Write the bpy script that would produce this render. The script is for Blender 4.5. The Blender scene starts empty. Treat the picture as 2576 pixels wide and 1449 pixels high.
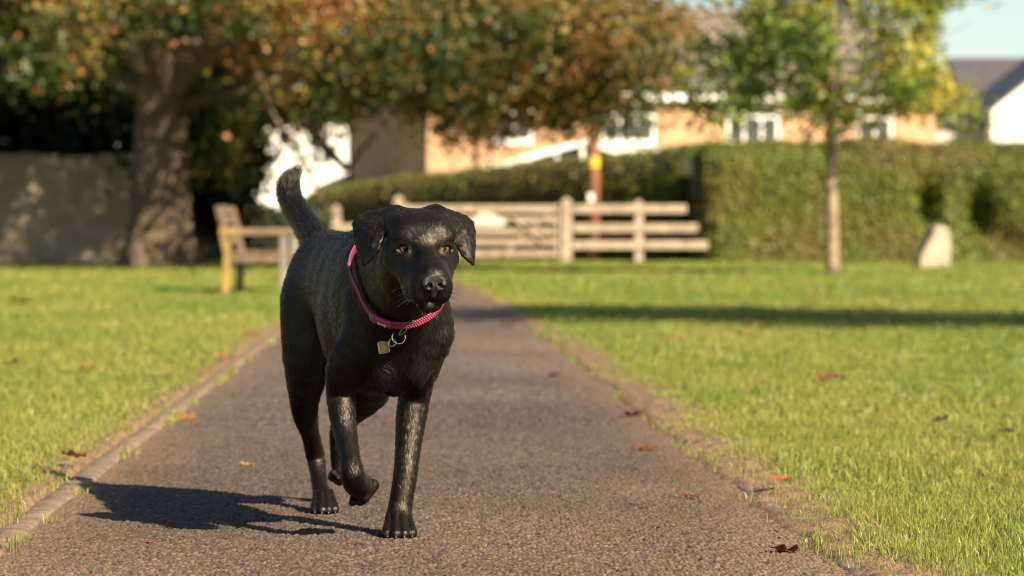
import bpy, math, random
import numpy as np

# ------------------------------------------------------------------ camera, sky, sun, exposure
sc = bpy.context.scene
R = math.radians
FP, CX, HY, CH = 7871.0, 1288.0, 592.0, 0.55        # focal length in picture units, centre column, horizon row, eye height
PITCH = math.atan((724.5 - HY) / FP)
cam = bpy.data.cameras.new("camera"); camo = bpy.data.objects.new("camera", cam)
sc.collection.objects.link(camo); sc.camera = camo
cam.sensor_width = 36.0; cam.lens = FP / 2576 * 36.0
camo.location = (0, 0, CH); camo.rotation_euler = (math.pi / 2 - PITCH, 0, 0)
cam.clip_start = 0.05; cam.clip_end = 3000
cam.dof.use_dof = True; cam.dof.focus_distance = 5.36; cam.dof.aperture_fstop = 6.0
cam.dof.aperture_blades = 0
SUN_EL, SUN_AZ = R(32), R(39)                        # sun behind the camera, to its right
w = bpy.data.worlds.new("World"); sc.world = w; w.use_nodes = True
nt = w.node_tree; bg = nt.nodes["Background"]
sky = nt.nodes.new("ShaderNodeTexSky"); sky.sky_type = 'NISHITA'; sky.sun_disc = False
sky.sun_elevation = SUN_EL; sky.sun_rotation = math.pi - SUN_AZ
sky.air_density = 1.0; sky.dust_density = 0.7; sky.ozone_density = 1.0
nt.links.new(sky.outputs[0], bg.inputs[0]); bg.inputs[1].default_value = 0.05
sl = bpy.data.lights.new("sun", 'SUN'); sl.energy = 5.0; sl.angle = R(0.53); sl.color = (1.0, 0.84, 0.60)
so = bpy.data.objects.new("sun", sl); sc.collection.objects.link(so)
so.rotation_euler = (math.pi / 2 - SUN_EL, 0, SUN_AZ)
sc.view_settings.view_transform = 'Standard'; sc.view_settings.look = 'None'
sc.view_settings.exposure = 1.55; sc.view_settings.gamma = 1.0
sc.cycles.max_bounces = 6; sc.cycles.transparent_max_bounces = 8
sc.cycles.use_denoising = True; sc.cycles.filter_width = 1.1; sc.cycles.use_adaptive_sampling = False
sc.cycles.sample_clamp_indirect = 6
sc.cycles_curves.shape = 'RIBBONS'; sc.cycles_curves.subdivisions = 2

rng = np.random.default_rng(7)
random.seed(7)
C = sc.collection

# ------------------------------------------------------------------ helpers
def P(px, py, d):
    """a point d metres ahead of the eye that is seen at column px, row py"""
    t = (py - 724.5) / FP
    cp, sp = math.cos(PITCH), math.sin(PITCH)
    # camera axes: forward (0,cp,-sp), up (0,sp,cp)
    fy, fz = cp - t * sp, -sp - t * cp
    k = d / fy
    return np.array([(px - CX) / FP * k, d, CH + fz * k])
def S(n, d): return n * d / FP                        # picture units to metres at distance d

def link(o, parent=None):
    C.objects.link(o)
    if parent is not None: o.parent = parent
    return o
def tag(o, label=None, cat=None, group=None, kind=None):
    if label: o["label"] = label
    if cat: o["category"] = cat
    if group: o["group"] = group
    if kind: o["kind"] = kind
    return o
def empty(name, loc=(0, 0, 0), rz=0.0):
    o = bpy.data.objects.new(name, None); C.objects.link(o)
    o.location = loc; o.rotation_euler = (0, 0, rz); return o
def np_mesh(name, V, F, mat=None, parent=None, col=None, smooth=False, mats=None, fmat=None):
    """V (n,3); F either an (m,k) array or a list of arrays of different widths"""
    me = bpy.data.meshes.new(name)
    if isinstance(F, list) and isinstance(F[0], tuple): F = np.array(F)
    Fs = F if isinstance(F, list) else [F]
    Fs = [np.asarray(f, dtype=np.int32) for f in Fs if len(f)]
    me.vertices.add(len(V)); me.vertices.foreach_set("co", np.ascontiguousarray(V, dtype=np.float32).ravel())
    li = np.concatenate([f.ravel() for f in Fs])
    cnt = np.concatenate([np.full(len(f), f.shape[1], np.int32) for f in Fs])
    st = np.concatenate([[0], np.cumsum(cnt)[:-1]]).astype(np.int32)
    me.loops.add(len(li)); me.loops.foreach_set("vertex_index", li.astype(np.int32))
    me.polygons.add(len(cnt)); me.polygons.foreach_set("loop_start", st)
    if fmat is not None: me.polygons.foreach_set("material_index", np.asarray(fmat, dtype=np.int32))
    me.update(calc_edges=True); me.validate()
    if smooth: me.polygons.foreach_set("use_smooth", np.ones(len(me.polygons), bool))
    if col is not None:
        a = me.color_attributes.new("Col", 'FLOAT_COLOR', 'POINT')
        c4 = np.ones((len(V), 4), np.float32); c4[:, :3] = col
        a.data.foreach_set("color", c4.ravel())
    o = bpy.data.objects.new(name, me); link(o, parent)
    for m in (mats or ([mat] if mat else [])): me.materials.append(m)
    return o

class MB:
    """collects simple shapes; build() links them as one mesh object"""
    def __init__(s): s.v = []; s.f = []; s.n = 0
    def add(s, V, F):
        V = np.asarray(V, float); s.v.append(V)
        for f in F: s.f.append([i + s.n for i in f])
        s.n += len(V); return s
    def box(s, a, b, bev=0.0, rot=None, org=None):
        a = np.array(a, float); b = np.array(b, float); c = (a + b) / 2; h = np.abs(b - a) / 2
        e = min(bev, *(h * .49)) if bev else 0
        if not e:
            V = [(x, y, z) for x in (-1, 1) for y in (-1, 1) for z in (-1, 1)]
            V = np.array(V) * h; F = [(0,1,3,2),(4,6,7,5),(0,4,5,1),(2,3,7,6),(0,2,6,4),(1,5,7,3)]
        else:
            V = []; idx = {}
            for x in (-1,1):
                for y in (-1,1):
                    for z in (-1,1):
                        for ax in range(3):
                            p = np.array([x,y,z]) * (h - e); p[ax] = (x,y,z)[ax] * h[ax]
                            idx[(x,y,z,ax)] = len(V); V.append(p)
            V = np.array(V); F = []
            for ax in range(3):
                o1, o2 = [i for i in range(3) if i != ax]
                for sg in (-1, 1):
                    q = []
                    for s1, s2 in ((-1,-1),(1,-1),(1,1),(-1,1)):
                        k = [0,0,0]; k[ax] = sg; k[o1] = s1; k[o2] = s2; q.append(idx[(*k, ax)])
                    F.append(q)
                for s1 in (-1,1):
                    for s2 in (-1,1):
                        k1 = [0,0,0]; k1[ax] = -1; k1[o1] = s1; k1[o2] = s2
                        k2 = list(k1); k2[ax] = 1
                        F.append([idx[(*k1,o1)], idx[(*k2,o1)], idx[(*k2,o2)], idx[(*k1,o2)]])
            for x in (-1,1):
                for y in (-1,1):
                    for z in (-1,1): F.append([idx[(x,y,z,0)], idx[(x,y,z,1)], idx[(x,y,z,2)]])
        if rot is not None: V = V @ np.array(rot).T
        return s.add(V + c, F)
    def bar(s, p, q, wd, ht, bev=0.0, up=(0, 0, 1)):
        p = np.array(p, float); q = np.array(q, float); y = q - p; L = np.linalg.norm(y); y /= L
        u = np.array(up, float); x = np.cross(y, u); x /= np.linalg.norm(x); z = np.cross(x, y)
        m = MB(); m.box((-wd/2, -L/2, -ht/2), (wd/2, L/2, ht/2), bev)
        V = m.v[0] @ np.array([x, y, z]) + (p + q) / 2
        return s.add(V, m.f)
    def tube(s, pts, rad, n=10, cap=True, closed=False):
        V, F = tube_vf(pts, rad, n, cap, closed); return s.add(V, F)
    def build(s, name, mat=None, parent=None, smooth=False, mod=None):
        me = bpy.data.meshes.new(name); me.from_pydata(np.concatenate(s.v).tolist(), [], s.f); me.update()
        import bmesh
        bm = bmesh.new(); bm.from_mesh(me); bmesh.ops.recalc_face_normals(bm, faces=bm.faces); bm.to_mesh(me); bm.free()
        if smooth: me.polygons.foreach_set("use_smooth", np.ones(len(me.polygons), bool))
        if mat: me.materials.append(mat)
        return link(bpy.data.objects.new(name, me), parent)
def frames(pts):
    pts = np.asarray(pts, float); t = np.gradient(pts, axis=0); t /= np.linalg.norm(t, axis=1)[:, None] + 1e-12
    ref = np.array([0, 0, 1.]) if abs(t[0][2]) < .9 else np.array([1., 0, 0])
    n = np.cross(t[0], ref); n /= np.linalg.norm(n); N = []
    for i in range(len(pts)):
        n = n - t[i] * (n @ t[i]); n /= np.linalg.norm(n) + 1e-12; N.append(n)
    N = np.array(N); return t, N, np.cross(t, N)
def tube_vf(pts, rad, n=10, cap=True, closed=False, flat=1.0):
    pts = np.asarray(pts, float); m = len(pts); rad = np.broadcast_to(np.asarray(rad, float), (m,))
    t, N, B = frames(pts)
    a = np.linspace(0, 2 * np.pi, n, endpoint=False)
    V = (pts[:, None] + rad[:, None, None] * (np.cos(a)[None, :, None] * N[:, None] + flat * np.sin(a)[None, :, None] * B[:, None])).reshape(-1, 3)
    F = []
    for i in range(m if closed else m - 1):
        i2 = (i + 1) % m
        for j in range(n): F.append((i*n+j, i*n+(j+1) % n, i2*n+(j+1) % n, i2*n+j))
    if cap and not closed: F.append(tuple(range(n))[::-1]); F.append(tuple((m-1)*n + k for k in range(n)))
    return V, F
def unit(v): v = np.asarray(v, float); return v / np.linalg.norm(v)

def hash2(i, j, s=0):
    n = (i.astype(np.int64) * 374761393 + j.astype(np.int64) * 668265263 + s * 982451653) & 0xFFFFFFFF
    n = ((n ^ (n >> 13)) * 1274126177) & 0xFFFFFFFF
    return ((n ^ (n >> 16)) & 0xFFFF) / 65535.0
def vnoise(x, y, s=0):
    xi, yi = np.floor(x), np.floor(y); fx, fy = x - xi, y - yi
    fx = fx*fx*(3-2*fx); fy = fy*fy*(3-2*fy); xi = xi.astype(int); yi = yi.astype(int)
    return (hash2(xi, yi, s)*(1-fx) + hash2(xi+1, yi, s)*fx)*(1-fy) + (hash2(xi, yi+1, s)*(1-fx) + hash2(xi+1, yi+1, s)*fx)*fy
def fbm(x, y, s=0, o=3):
    r = 0; a = .5
    for k in range(o): r = r + a * vnoise(x * 2**k, y * 2**k, s + k); a *= .5
    return r / (1 - .5**o)
def worley(x, y, s=0):
    xi, yi = np.floor(x).astype(int), np.floor(y).astype(int); d1 = np.full(x.shape, 9.); d2 = d1.copy(); idr = np.zeros(x.shape)
    for a in (-1, 0, 1):
        for b in (-1, 0, 1):
            cx = xi + a; cy = yi + b
            d = np.hypot(cx + hash2(cx, cy, s) - x, cy + hash2(cx, cy, s + 1) - y); h = hash2(cx, cy, s + 2)
            m = d < d1; d2 = np.where(m, d1, np.minimum(d2, d)); idr = np.where(m, h, idr); d1 = np.where(m, d, d1)
    return d1, d2, idr

# ------------------------------------------------------------------ materials
def mat(name, c1, c2=None, scale=8.0, rough=0.8, bump=0.0, bscale=None, detail=6.0, spec=0.3, metal=0.0, lo=.35, hi=.65, coords='Object'):
    m = bpy.data.materials.new(name); m.use_nodes = True; t = m.node_tree; b = t.nodes["Principled BSDF"]
    b.inputs["Roughness"].default_value = rough; b.inputs["Specular IOR Level"].default_value = spec; b.inputs["Metallic"].default_value = metal
    b.inputs["Base Color"].default_value = (*c1, 1)
    tc = t.nodes.new("ShaderNodeTexCoord")
    if c2 is not None:
        n = t.nodes.new("ShaderNodeTexNoise"); n.inputs["Scale"].default_value = scale; n.inputs["Detail"].default_value = detail
        r = t.nodes.new("ShaderNodeValToRGB"); r.color_ramp.elements[0].color = (*c1, 1); r.color_ramp.elements[1].color = (*c2, 1)
        r.color_ramp.elements[0].position = lo; r.color_ramp.elements[1].position = hi
        t.links.new(tc.outputs[coords], n.inputs["Vector"]); t.links.new(n.outputs["Fac"], r.inputs[0]); t.links.new(r.outputs[0], b.inputs["Base Color"])
    if bump:
        n2 = t.nodes.new("ShaderNodeTexNoise"); n2.inputs["Scale"].default_value = bscale or scale * 4; n2.inputs["Detail"].default_value = 5
        bp = t.nodes.new("ShaderNodeBump"); bp.inputs["Strength"].default_value = bump; bp.inputs["Distance"].default_value = 0.01
        t.links.new(tc.outputs[coords], n2.inputs["Vector"]); t.links.new(n2.outputs["Fac"], bp.inputs["Height"]); t.links.new(bp.outputs[0], b.inputs["Normal"])
    return m
def attr_mat(name, rough=0.5, trans=0.0, spec=0.3, tint=None):
    """colour read per leaf / blade from the mesh, part of the light passing through"""
    m = bpy.data.materials.new(name); m.use_nodes = True; t = m.node_tree; b = t.nodes["Principled BSDF"]
    a = t.nodes.new("ShaderNodeAttribute"); a.attribute_name = "Col"
    t.links.new(a.outputs["Color"], b.inputs["Base Color"]); b.inputs["Roughness"].default_value = rough; b.inputs["Specular IOR Level"].default_value = spec
    if trans:
        tr = t.nodes.new("ShaderNodeBsdfTranslucent"); mx = t.nodes.new("ShaderNodeMixShader"); mx.inputs[0].default_value = trans
        t.links.new(a.outputs["Color"], tr.inputs[0]); out = t.nodes["Material Output"]
        t.links.new(b.outputs[0], mx.inputs[1]); t.links.new(tr.outputs[0], mx.inputs[2]); t.links.new(mx.outputs[0], out.inputs[0])
    return m
M = {}
# ------------------------------------------------------------------ the dog: one signed distance field, meshed once
OD = np.array([-.232, 5.75, 0.]); FD = np.array([.276, -.961, 0.]); LD = np.array([.961, .276, 0.]); ZD = np.array([0, 0, 1.])
def D(u, l, z): return OD + u * FD + l * LD + z * ZD
EYE = P(1067, 626, 5.375); hy, hp = R(12), R(14)
HF = np.array([math.sin(hy)*math.cos(hp), -math.cos(hy)*math.cos(hp), -math.sin(hp)])
HX = np.array([math.cos(hy), math.sin(hy), 0.]); HU = np.cross(HX, HF) * 1.0
if HU[2] < 0: HU = -HU
def H(x, y, z): return EYE + x * HX + y * HF + z * HU
HM = np.array([HX, HF, HU]); DM = np.array([FD, LD, ZD])

class Field:
    def __init__(s, xs, ys, zs):
        s.ax = [a.astype(np.float32) for a in (xs, ys, zs)]; s.v = np.full([len(a) for a in s.ax], 1.0, np.float32)
    def sub(s, lo, hi):
        sl = tuple(slice(max(0, np.searchsorted(a, l) - 1), np.searchsorted(a, h) + 1) for a, l, h in zip(s.ax, lo, hi))
        X = np.stack(np.meshgrid(*[a[q] for a, q in zip(s.ax, sl)], indexing='ij'), -1); return sl, X
    def put(s, sl, d, k, op):
        c = s.v[sl]
        if op == 'u':
            h = np.maximum(k - np.abs(c - d), 0) / k; s.v[sl] = np.minimum(c, d) - h*h*k*.25
        else:
            h = np.maximum(k - np.abs(c + d), 0) / k; s.v[sl] = np.maximum(c, -d) + h*h*k*.25
    def cone(s, a, b, ra, rb, k=.02, op='u', pad=0.):
        a = np.asarray(a, float); b = np.asarray(b, float); m = max(ra, rb) + k + pad + .015
        sl, X = s.sub(np.minimum(a, b) - m, np.maximum(a, b) + m)
        if X.size == 0: return
        ab = (b - a).astype(np.float32); t = np.clip(((X - a.astype(np.float32)) @ ab) / (ab @ ab), 0, 1)
        d = np.linalg.norm(X - a.astype(np.float32) - t[..., None] * ab, axis=-1) - (ra + t * (rb - ra)); s.put(sl, d, k, op)
    def ell(s, c, r, M=DM, k=.02, op='u'):
        r = np.asarray(r, np.float32); m = max(r) + k + .015; c = np.asarray(c)
        sl, X = s.sub(c - m, c + m)
        if X.size == 0: return
        q = (X - c.astype(np.float32)) @ M.T.astype(np.float32); k0 = np.linalg.norm(q / r, axis=-1); k1 = np.linalg.norm(q / (r*r), axis=-1) + 1e-9
        s.put(sl, k0 * (k0 - 1) / k1, k, op)
    def tri(s, a, b, c, r, k=.006):
        a, b, c = [np.asarray(v, np.float32) for v in (a, b, c)]; m = r + k + .012
        sl, X = s.sub(np.minimum(np.minimum(a, b), c) - m, np.maximum(np.maximum(a, b), c) + m)
        if X.size == 0: return
        n = np.cross(b - a, a - c)
        def seg(p, q):
            e = q - p; t = np.clip(((X - p) @ e) / (e @ e), 0, 1); z = X - p - t[..., None] * e; return (z * z).sum(-1)
        ins = (np.sign((X - a) @ np.cross(b - a, n)) + np.sign((X - b) @ np.cross(c - b, n)) + np.sign((X - c) @ np.cross(a - c, n)))
        pl = ((X - a) @ n) ** 2 / (n @ n)
        d = np.sqrt(np.where(np.abs(ins) >= 2.5, pl, np.minimum(np.minimum(seg(a, b), seg(b, c)), seg(c, a)))) - r
        s.put(sl, d, k, 'u')
    def sample(s, X):
        X = np.asarray(X, float); I = []; T = []
        for j, a in enumerate(s.ax):
            i = np.clip(np.searchsorted(a, X[:, j]) - 1, 0, len(a) - 2); I.append(i); T.append(np.clip((X[:, j] - a[i]) / (a[i+1] - a[i]), 0, 1))
        r = 0
        for a in (0, 1):
            for b in (0, 1):
                for c in (0, 1):
                    r = r + s.v[I[0]+a, I[1]+b, I[2]+c] * (T[0] if a else 1-T[0]) * (T[1] if b else 1-T[1]) * (T[2] if c else 1-T[2])
        return r
    def nets(s):
        v = s.v; neg = v < 0; shp = np.array(v.shape) - 1
        cs = np.zeros(tuple(shp), np.int8)
        offs = [(a, b, c) for a in (0, 1) for b in (0, 1) for c in (0, 1)]
        for a, b, c in offs: cs += neg[a:a+shp[0], b:b+shp[1], c:c+shp[2]]
        I = np.argwhere((cs > 0) & (cs < 8)); n = len(I); idx = np.full(tuple(shp), -1, np.int32); idx[tuple(I.T)] = np.arange(n)
        acc = np.zeros((n, 3)); cnt = np.zeros(n)
        for e in range(3):
            for a in (0, 1):
                for b in (0, 1):
                    o = [0, 0, 0]; oo = [i for i in range(3) if i != e]; o[oo[0]] = a; o[oo[1]] = b
                    p = I + o; q = p.copy(); q[:, e] += 1
                    vp = v[tuple(p.T)].astype(float); vq = v[tuple(q.T)].astype(float); m = (vp < 0) != (vq < 0)
                    t = np.where(m, vp / np.where(m, vp - vq, 1), 0)
                    pp = np.stack([s.ax[j][p[:, j]] for j in range(3)], 1).astype(float); pp[:, e] += t * (s.ax[e][q[:, e]] - s.ax[e][p[:, e]])
                    acc += pp * m[:, None]; cnt += m
        V = acc / cnt[:, None]; F = []
        for e in range(3):
            a = np.take(neg, range(0, neg.shape[e] - 1), axis=e); b = np.take(neg, range(1, neg.shape[e]), axis=e)
            J = np.argwhere(a != b); o1, o2 = (e + 1) % 3, (e + 2) % 3
            J = J[(J[:, o1] > 0) & (J[:, o2] > 0) & (J[:, o1] < shp[o1]) & (J[:, o2] < shp[o2])]
            c = []
            for d1, d2 in ((0, 0), (1, 0), (1, 1), (0, 1)):
                K = J.copy(); K[:, o1] -= d1; K[:, o2] -= d2; c.append(idx[tuple(K.T)])
            c = np.stack(c, 1); flip = ~neg[tuple(J.T)]; c[flip] = c[flip][:, ::-1]; F.append(c)
        return V, np.concatenate(F)

def axis(spans):
    out = []
    for a, b, h in spans: out.append(np.linspace(a, b, max(2, int(round((b - a) / h))), endpoint=False))
    return np.concatenate(out + [np.array([spans[-1][1]])])
HR = 1.0
gx = axis([(-.50, -.27, .0026*HR), (-.27, -.03, .0017*HR), (-.03, .02, .003)])
gy = axis([(5.16, 5.50, .0017*HR), (5.50, 6.72, .0030*HR)])
gz = axis([(-.01, .06, .0022*HR), (.06, .40, .0028*HR), (.40, .61, .0017*HR), (.61, .71, .0026)])
fd = Field(gx, gy, gz)

def curve(pts, n):
    pts = np.array(pts, float); t = np.linspace(0, len(pts) - 1.001, n); i = t.astype(int); f = (t - i)[:, None]
    g = lambda k: pts[np.clip(k, 0, len(pts) - 1)]
    p0, p1, p2, p3 = g(i-1), g(i), g(i+1), g(i+2)
    return .5 * (2*p1 + (p2-p0)*f + (2*p0-5*p1+4*p2-p3)*f*f + (3*p1-p0-3*p2+p3)*f**3)
FLEN = []
def mark(l): FLEN.extend([l] * (len(FLOW) - len(FLEN)))
FLOW = []                                    # hair direction: (a, b, weight radius)
def limb(pts, k=.02, flow=True):
    for (p, _), (q, _) in zip(pts[:-1], pts[1:]): FLOW.append((p, q))
    A = curve([np.append(p, r) for p, r in pts], 3 * len(pts)); n = len(A); m = A[:, 3].max() + k + .015
    sl, X = fd.sub(A[:, :3].min(0) - m, A[:, :3].max(0) + m); o = [q.start for q in sl]
    keep = fd.v; fd.v = np.full(keep.shape, 1., np.float32)
    for i in range(n - 1): fd.cone(A[i, :3], A[i+1, :3], A[i, 3], A[i+1, 3], .0005, pad=k)
    d = fd.v[sl].copy(); fd.v = keep; fd.put(sl, d, k, 'u')
def px(x, y, d, r): return (P(x, y, d), S(r, d))

# trunk
fd.ell(D(-.11, 0, .405), (.22, .093, .152), k=.03)
fd.ell(D(.030, 0, .395), (.105, .064, .108), k=.04)
fd.ell(D(-.33, 0, .452), (.19, .074, .090), k=.05)
fd.ell(D(-.475, 0, .445), (.115, .082, .102), k=.05)
fd.cone(D(.02, 0, .505), D(-.46, 0, .502), .046, .042, .05)
for s_ in (-1, 1):
    fd.ell(D(.015, s_*.053, .420), (.075, .034, .115), k=.025)      # shoulder blade
    fd.ell(D(.050, s_*.056, .350), (.050, .034, .070), k=.022)      # point of shoulder and upper arm
    fd.ell(D(.105, s_*.034, .355), (.028, .030, .080), k=.014)     # breast muscle either side of the groove
fd.cone(D(.135, 0, .40), D(.07, 0, .285), .020, .026, .03)        # breast bone
FLOW += [(D(.0, 0, .5), D(-.3, 0, .5)), (D(-.3, 0, .5), D(-.56, 0, .47)), (D(-.09, -.1, .42), D(-.32, -.09, .36)), (D(-.09, .1, .42), D(-.32, .09, .36)),
         (D(-.3, -.08, .42), D(-.5, -.1, .33)), (D(-.3, .08, .42), D(-.5, .1, .33)), (D(.1, 0, .42), D(.07, 0, .27)),
         (D(.1, -.06, .43), D(.08, -.07, .28)), (D(.1, .06, .43), D(.08, .07, .28)), (D(.03, -.10, .45), D(.02, -.105, .28)), (D(.03, .10, .45), D(.02, .105, .28)), (D(.14, 0, .41), D(.12, 0, .29)), (D(.12, .04, .42), D(.11, .04, .28)), (D(.12, -.04, .42), D(.11, -.04, .28))]
mark(.0115)
# neck
fd.cone(D(.0, 0, .455), P(1030, 652, 5.52), .088, .066, .04)
fd.cone(D(.06, 0, .40), P(1034, 712, 5.46), .075, .046, .04)
FLOW += [(P(1030, 640, 5.5), D(0, 0, .47)), (P(1045, 740, 5.45), D(.08, 0, .40)), (P(960, 650, 5.5), D(0, -.08, .45)), (P(1110, 700, 5.5), D(0.02, .09, .45))]
mark(.012)
# hind leg carrying weight (the dog's right)
hr = [(D(-.455, -.045, .415), .052), (D(-.435, -.052, .33), .047), (P(766, 985, 6.17), S(40, 6.17)), (P(768, 1042, 6.20), S(32, 6.2)), (P(780, 1090, 6.24), S(23, 6.24)),
      (P(793, 1146, 6.285), S(22.5, 6.28)), (P(801, 1195, 6.265), S(19.5, 6.26)), (P(808, 1240, 6.225), S(21, 6.22)), (P(813, 1258, 6.205), S(26, 6.2)), (P(815, 1273, 6.195), S(30, 6.2))]
limb(hr, .025)
fd.ell(D(-.465, -.046, .365), (.080, .043, .125), k=.03)
fd.cone(P(757, 900, 6.26), P(770, 1000, 6.24), S(46, 6.26), S(30, 6.24), .02)
# hind leg pushing off (the dog's left)
hl = [(D(-.455, .052, .415), .062), (D(-.43, .066, .33), .062), (D(-.43, .07, .255), .048), (D(-.53, .06, .20), .030), (P(853, 1078, 6.38), S(22, 6.38)),
      (P(850, 1130, 6.40), S(19.5, 6.4)), (P(855, 1176, 6.41), S(21, 6.41)), (P(862, 1198, 6.40), S(18, 6.4))]
limb(hl, .025)
fd.ell(D(-.465, .055, .36), (.085, .050, .115), k=.03)
# planted fore leg (the dog's left)
fl = [(D(.085, .056, .420), .040), (D(.092, .062, .370), .041), (P(1058, 905, 5.70), S(46, 5.7)), (P(1045, 985, 5.762), S(39.5, 5.76)), (P(1036, 1040, 5.762), S(38.5, 5.76)), (P(1030, 1092, 5.750), S(34.5, 5.75)), (P(1025, 1140, 5.738), S(31, 5.74)),
      (P(1020, 1190, 5.726), S(30, 5.73)), (P(1013, 1235, 5.720), S(29.5, 5.72)), (P(1007, 1272, 5.716), S(30, 5.72)), (P(1004, 1298, 5.710), S(33, 5.7)), (P(1003, 1318, 5.705), S(36, 5.7))]
limb(fl, .022)
# lifted fore leg (the dog's right)
fr = [(D(.085, -.056, .420), .040), (D(.092, -.062, .370), .041), (P(868, 915, 5.655), S(45, 5.66)), (P(859, 985, 5.69), S(37.5, 5.7)), (P(860, 1028, 5.68), S(34, 5.68)), (P(868, 1086, 5.66), S(29.5, 5.66)), (P(878, 1139, 5.625), S(25.5, 5.62)),
      (P(885, 1180, 5.60), S(27, 5.6)), (P(892, 1210, 5.62), S(30, 5.63)), (P(903, 1222, 5.66), S(31, 5.68)), (P(912, 1219, 5.70), S(28, 5.72))]
limb(fr, .022)
mark(.0095)
# tail
tl = [px(806, 628, 6.25, 36), px(790, 602, 6.29, 34), px(770, 568, 6.34, 31.5), px(748, 535, 6.38, 29.5), px(731, 502, 6.41, 29), px(725, 474, 6.43, 28), px(731, 452, 6.44, 22.5), px(744, 434, 6.45, 12)]
limb(tl, .02)
mark(.020)
# paws: toes and claws
CLAW = []
def paw(c, fwd, wid, n_up=np.array([0, 0, 1.]), ln=.03, tr=.0125, z0=.014):
    fwd = unit(fwd); side = unit(np.cross(n_up, fwd))
    for i, o in enumerate((-1.5, -.5, .5, 1.5)):
        back = 0 if abs(o) < 1 else -.010
        a = c + side * o * wid * .74 + n_up * .030 + fwd * (back - .008); b = c + side * o * wid * 1.03 + fwd * (ln + back) - n_up * .002
        fd.cone(a, b, tr * .62, tr, .0036)
        CLAW.append((b + fwd * tr * .72 - n_up * .001, unit(fwd - .75 * n_up), side))
paw(P(1004, 1325, 5.69) * [1, 1, 0] + [0, -.006, .0120], (.08, -1, 0), .0145, ln=.031, tr=.0102)
paw(P(816, 1270, 6.19) * [1, 1, 0] + [0, -.012, .0115], (.12, -1, 0), .0128, ln=.028, tr=.0094)
pf = unit(np.array([.30, .93, -.15]))
paw(P(909, 1226, 5.69), (.55, .75, -.35), .0125, n_up=unit(np.array([.2, -.35, -.9])), ln=.022, tr=.0108)
paw(P(858, 1196, 6.405), (.1, .25, -.95), .0115, n_up=unit(np.array([0, -.95, -.25])), ln=.012, tr=.0100)

mark(.006)
# head
fd.ell(H(0, -.058, .006), (.0565, .074, .047), HM, .02)
fd.ell(H(0, -.020, .004), (.047, .040, .036), HM, .02)
for s_ in (-1, 1):
    fd.ell(H(s_*.030, -.058, .030), (.027, .055, .020), HM, .02)
    fd.ell(H(s_*.0385, -.042, -.018), (.019, .042, .026), HM, .02)
    fd.ell(H(s_*.034, -.060, -.045), (.027, .046, .040), HM, .03)
    fd.cone(H(s_*.016, .000, -.036), H(s_*.0160, .080, -.045), .0290, .0200, .02)
    fd.cone(H(s_*.012, .000, -.016), H(s_*.010, .082, -.031), .0200, .0130, .02)
    fd.ell(H(s_*.0190, .056, -.058), (.0130, .036, .0195), HM, .014)
    fd.ell(H(s_*.0270, .036, -.062), (.0130, .034, .0190), HM, .014)
    fd.ell(H(s_*.0170, .078, -.060), (.0125, .017, .0140), HM, .010)
    fd.ell(H(s_*.036, -.010, .020), (.0150, .012, .0085), HM, .014)
    fd.cone(H(s_*.046, -.014, -.020), H(s_*.030, .020, -.034), .013, .015, .02)
fd.cone(H(0, -.02, .000), H(0, .086, -.028), .0210, .0150, .02)
fd.cone(H(0, -.04, -.072), H(0, .062, -.079), .030, .0150, .012)
fd.ell(H(0, .071, -.0805), (.0200, .0165, .0120), HM, .008)
for s_ in (-1, 1): fd.ell(H(s_*.025, .031, .0015), (.007, .012, .007), HM, .016, 's')
EC = [H(s_*.0335, -.0065, .0005) for s_ in (-1, 1)]; ER = .0124
for s_, e in zip((-1, 1), EC):
    ev = unit(HF + s_ * .28 * HX); es = unit(np.cross(ev, HU)); es = es if es @ HX > 0 else -es; eu = np.cross(es, ev); eu = eu if eu[2] > 0 else -eu
    EM = np.array([es, ev, eu])
    fd.ell(e + ev * .002, (.0154, .0130, .0138), EM, .005)
    fd.ell(e + ev * .012, (.0104, .0100, .0088), EM, .0025, 's')
    q = lambda x, y, z: e + x*es + y*ev + z*eu
    fd.cone(q(-.0105, .0085, .0030), q(0, .0122, .0098), .0024, .0027, .003); fd.cone(q(0, .0122, .0098), q(.0110, .0080, .0030), .0027, .0024, .003)
    fd.cone(q(-.0105, .0085, -.0028), q(0, .0112, -.0092), .0020, .0020, .003); fd.cone(q(0, .0112, -.0092), q(.0110, .0080, -.0028), .0020, .0020, .003)
# mouth, philtrum
fd.ell(H(0, .084, -.0690), (.0185, .024, .0012), HM, .003, 's')
for s_ in (-1, 1): fd.cone(H(s_*.0145, .084, -.070), H(s_*.026, .062, -.0815), .0022, .0015, .004, 's')
fd.cone(H(0, .106, -.045), H(0, .106, -.066), .0016, .0012, .003, 's')
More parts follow.
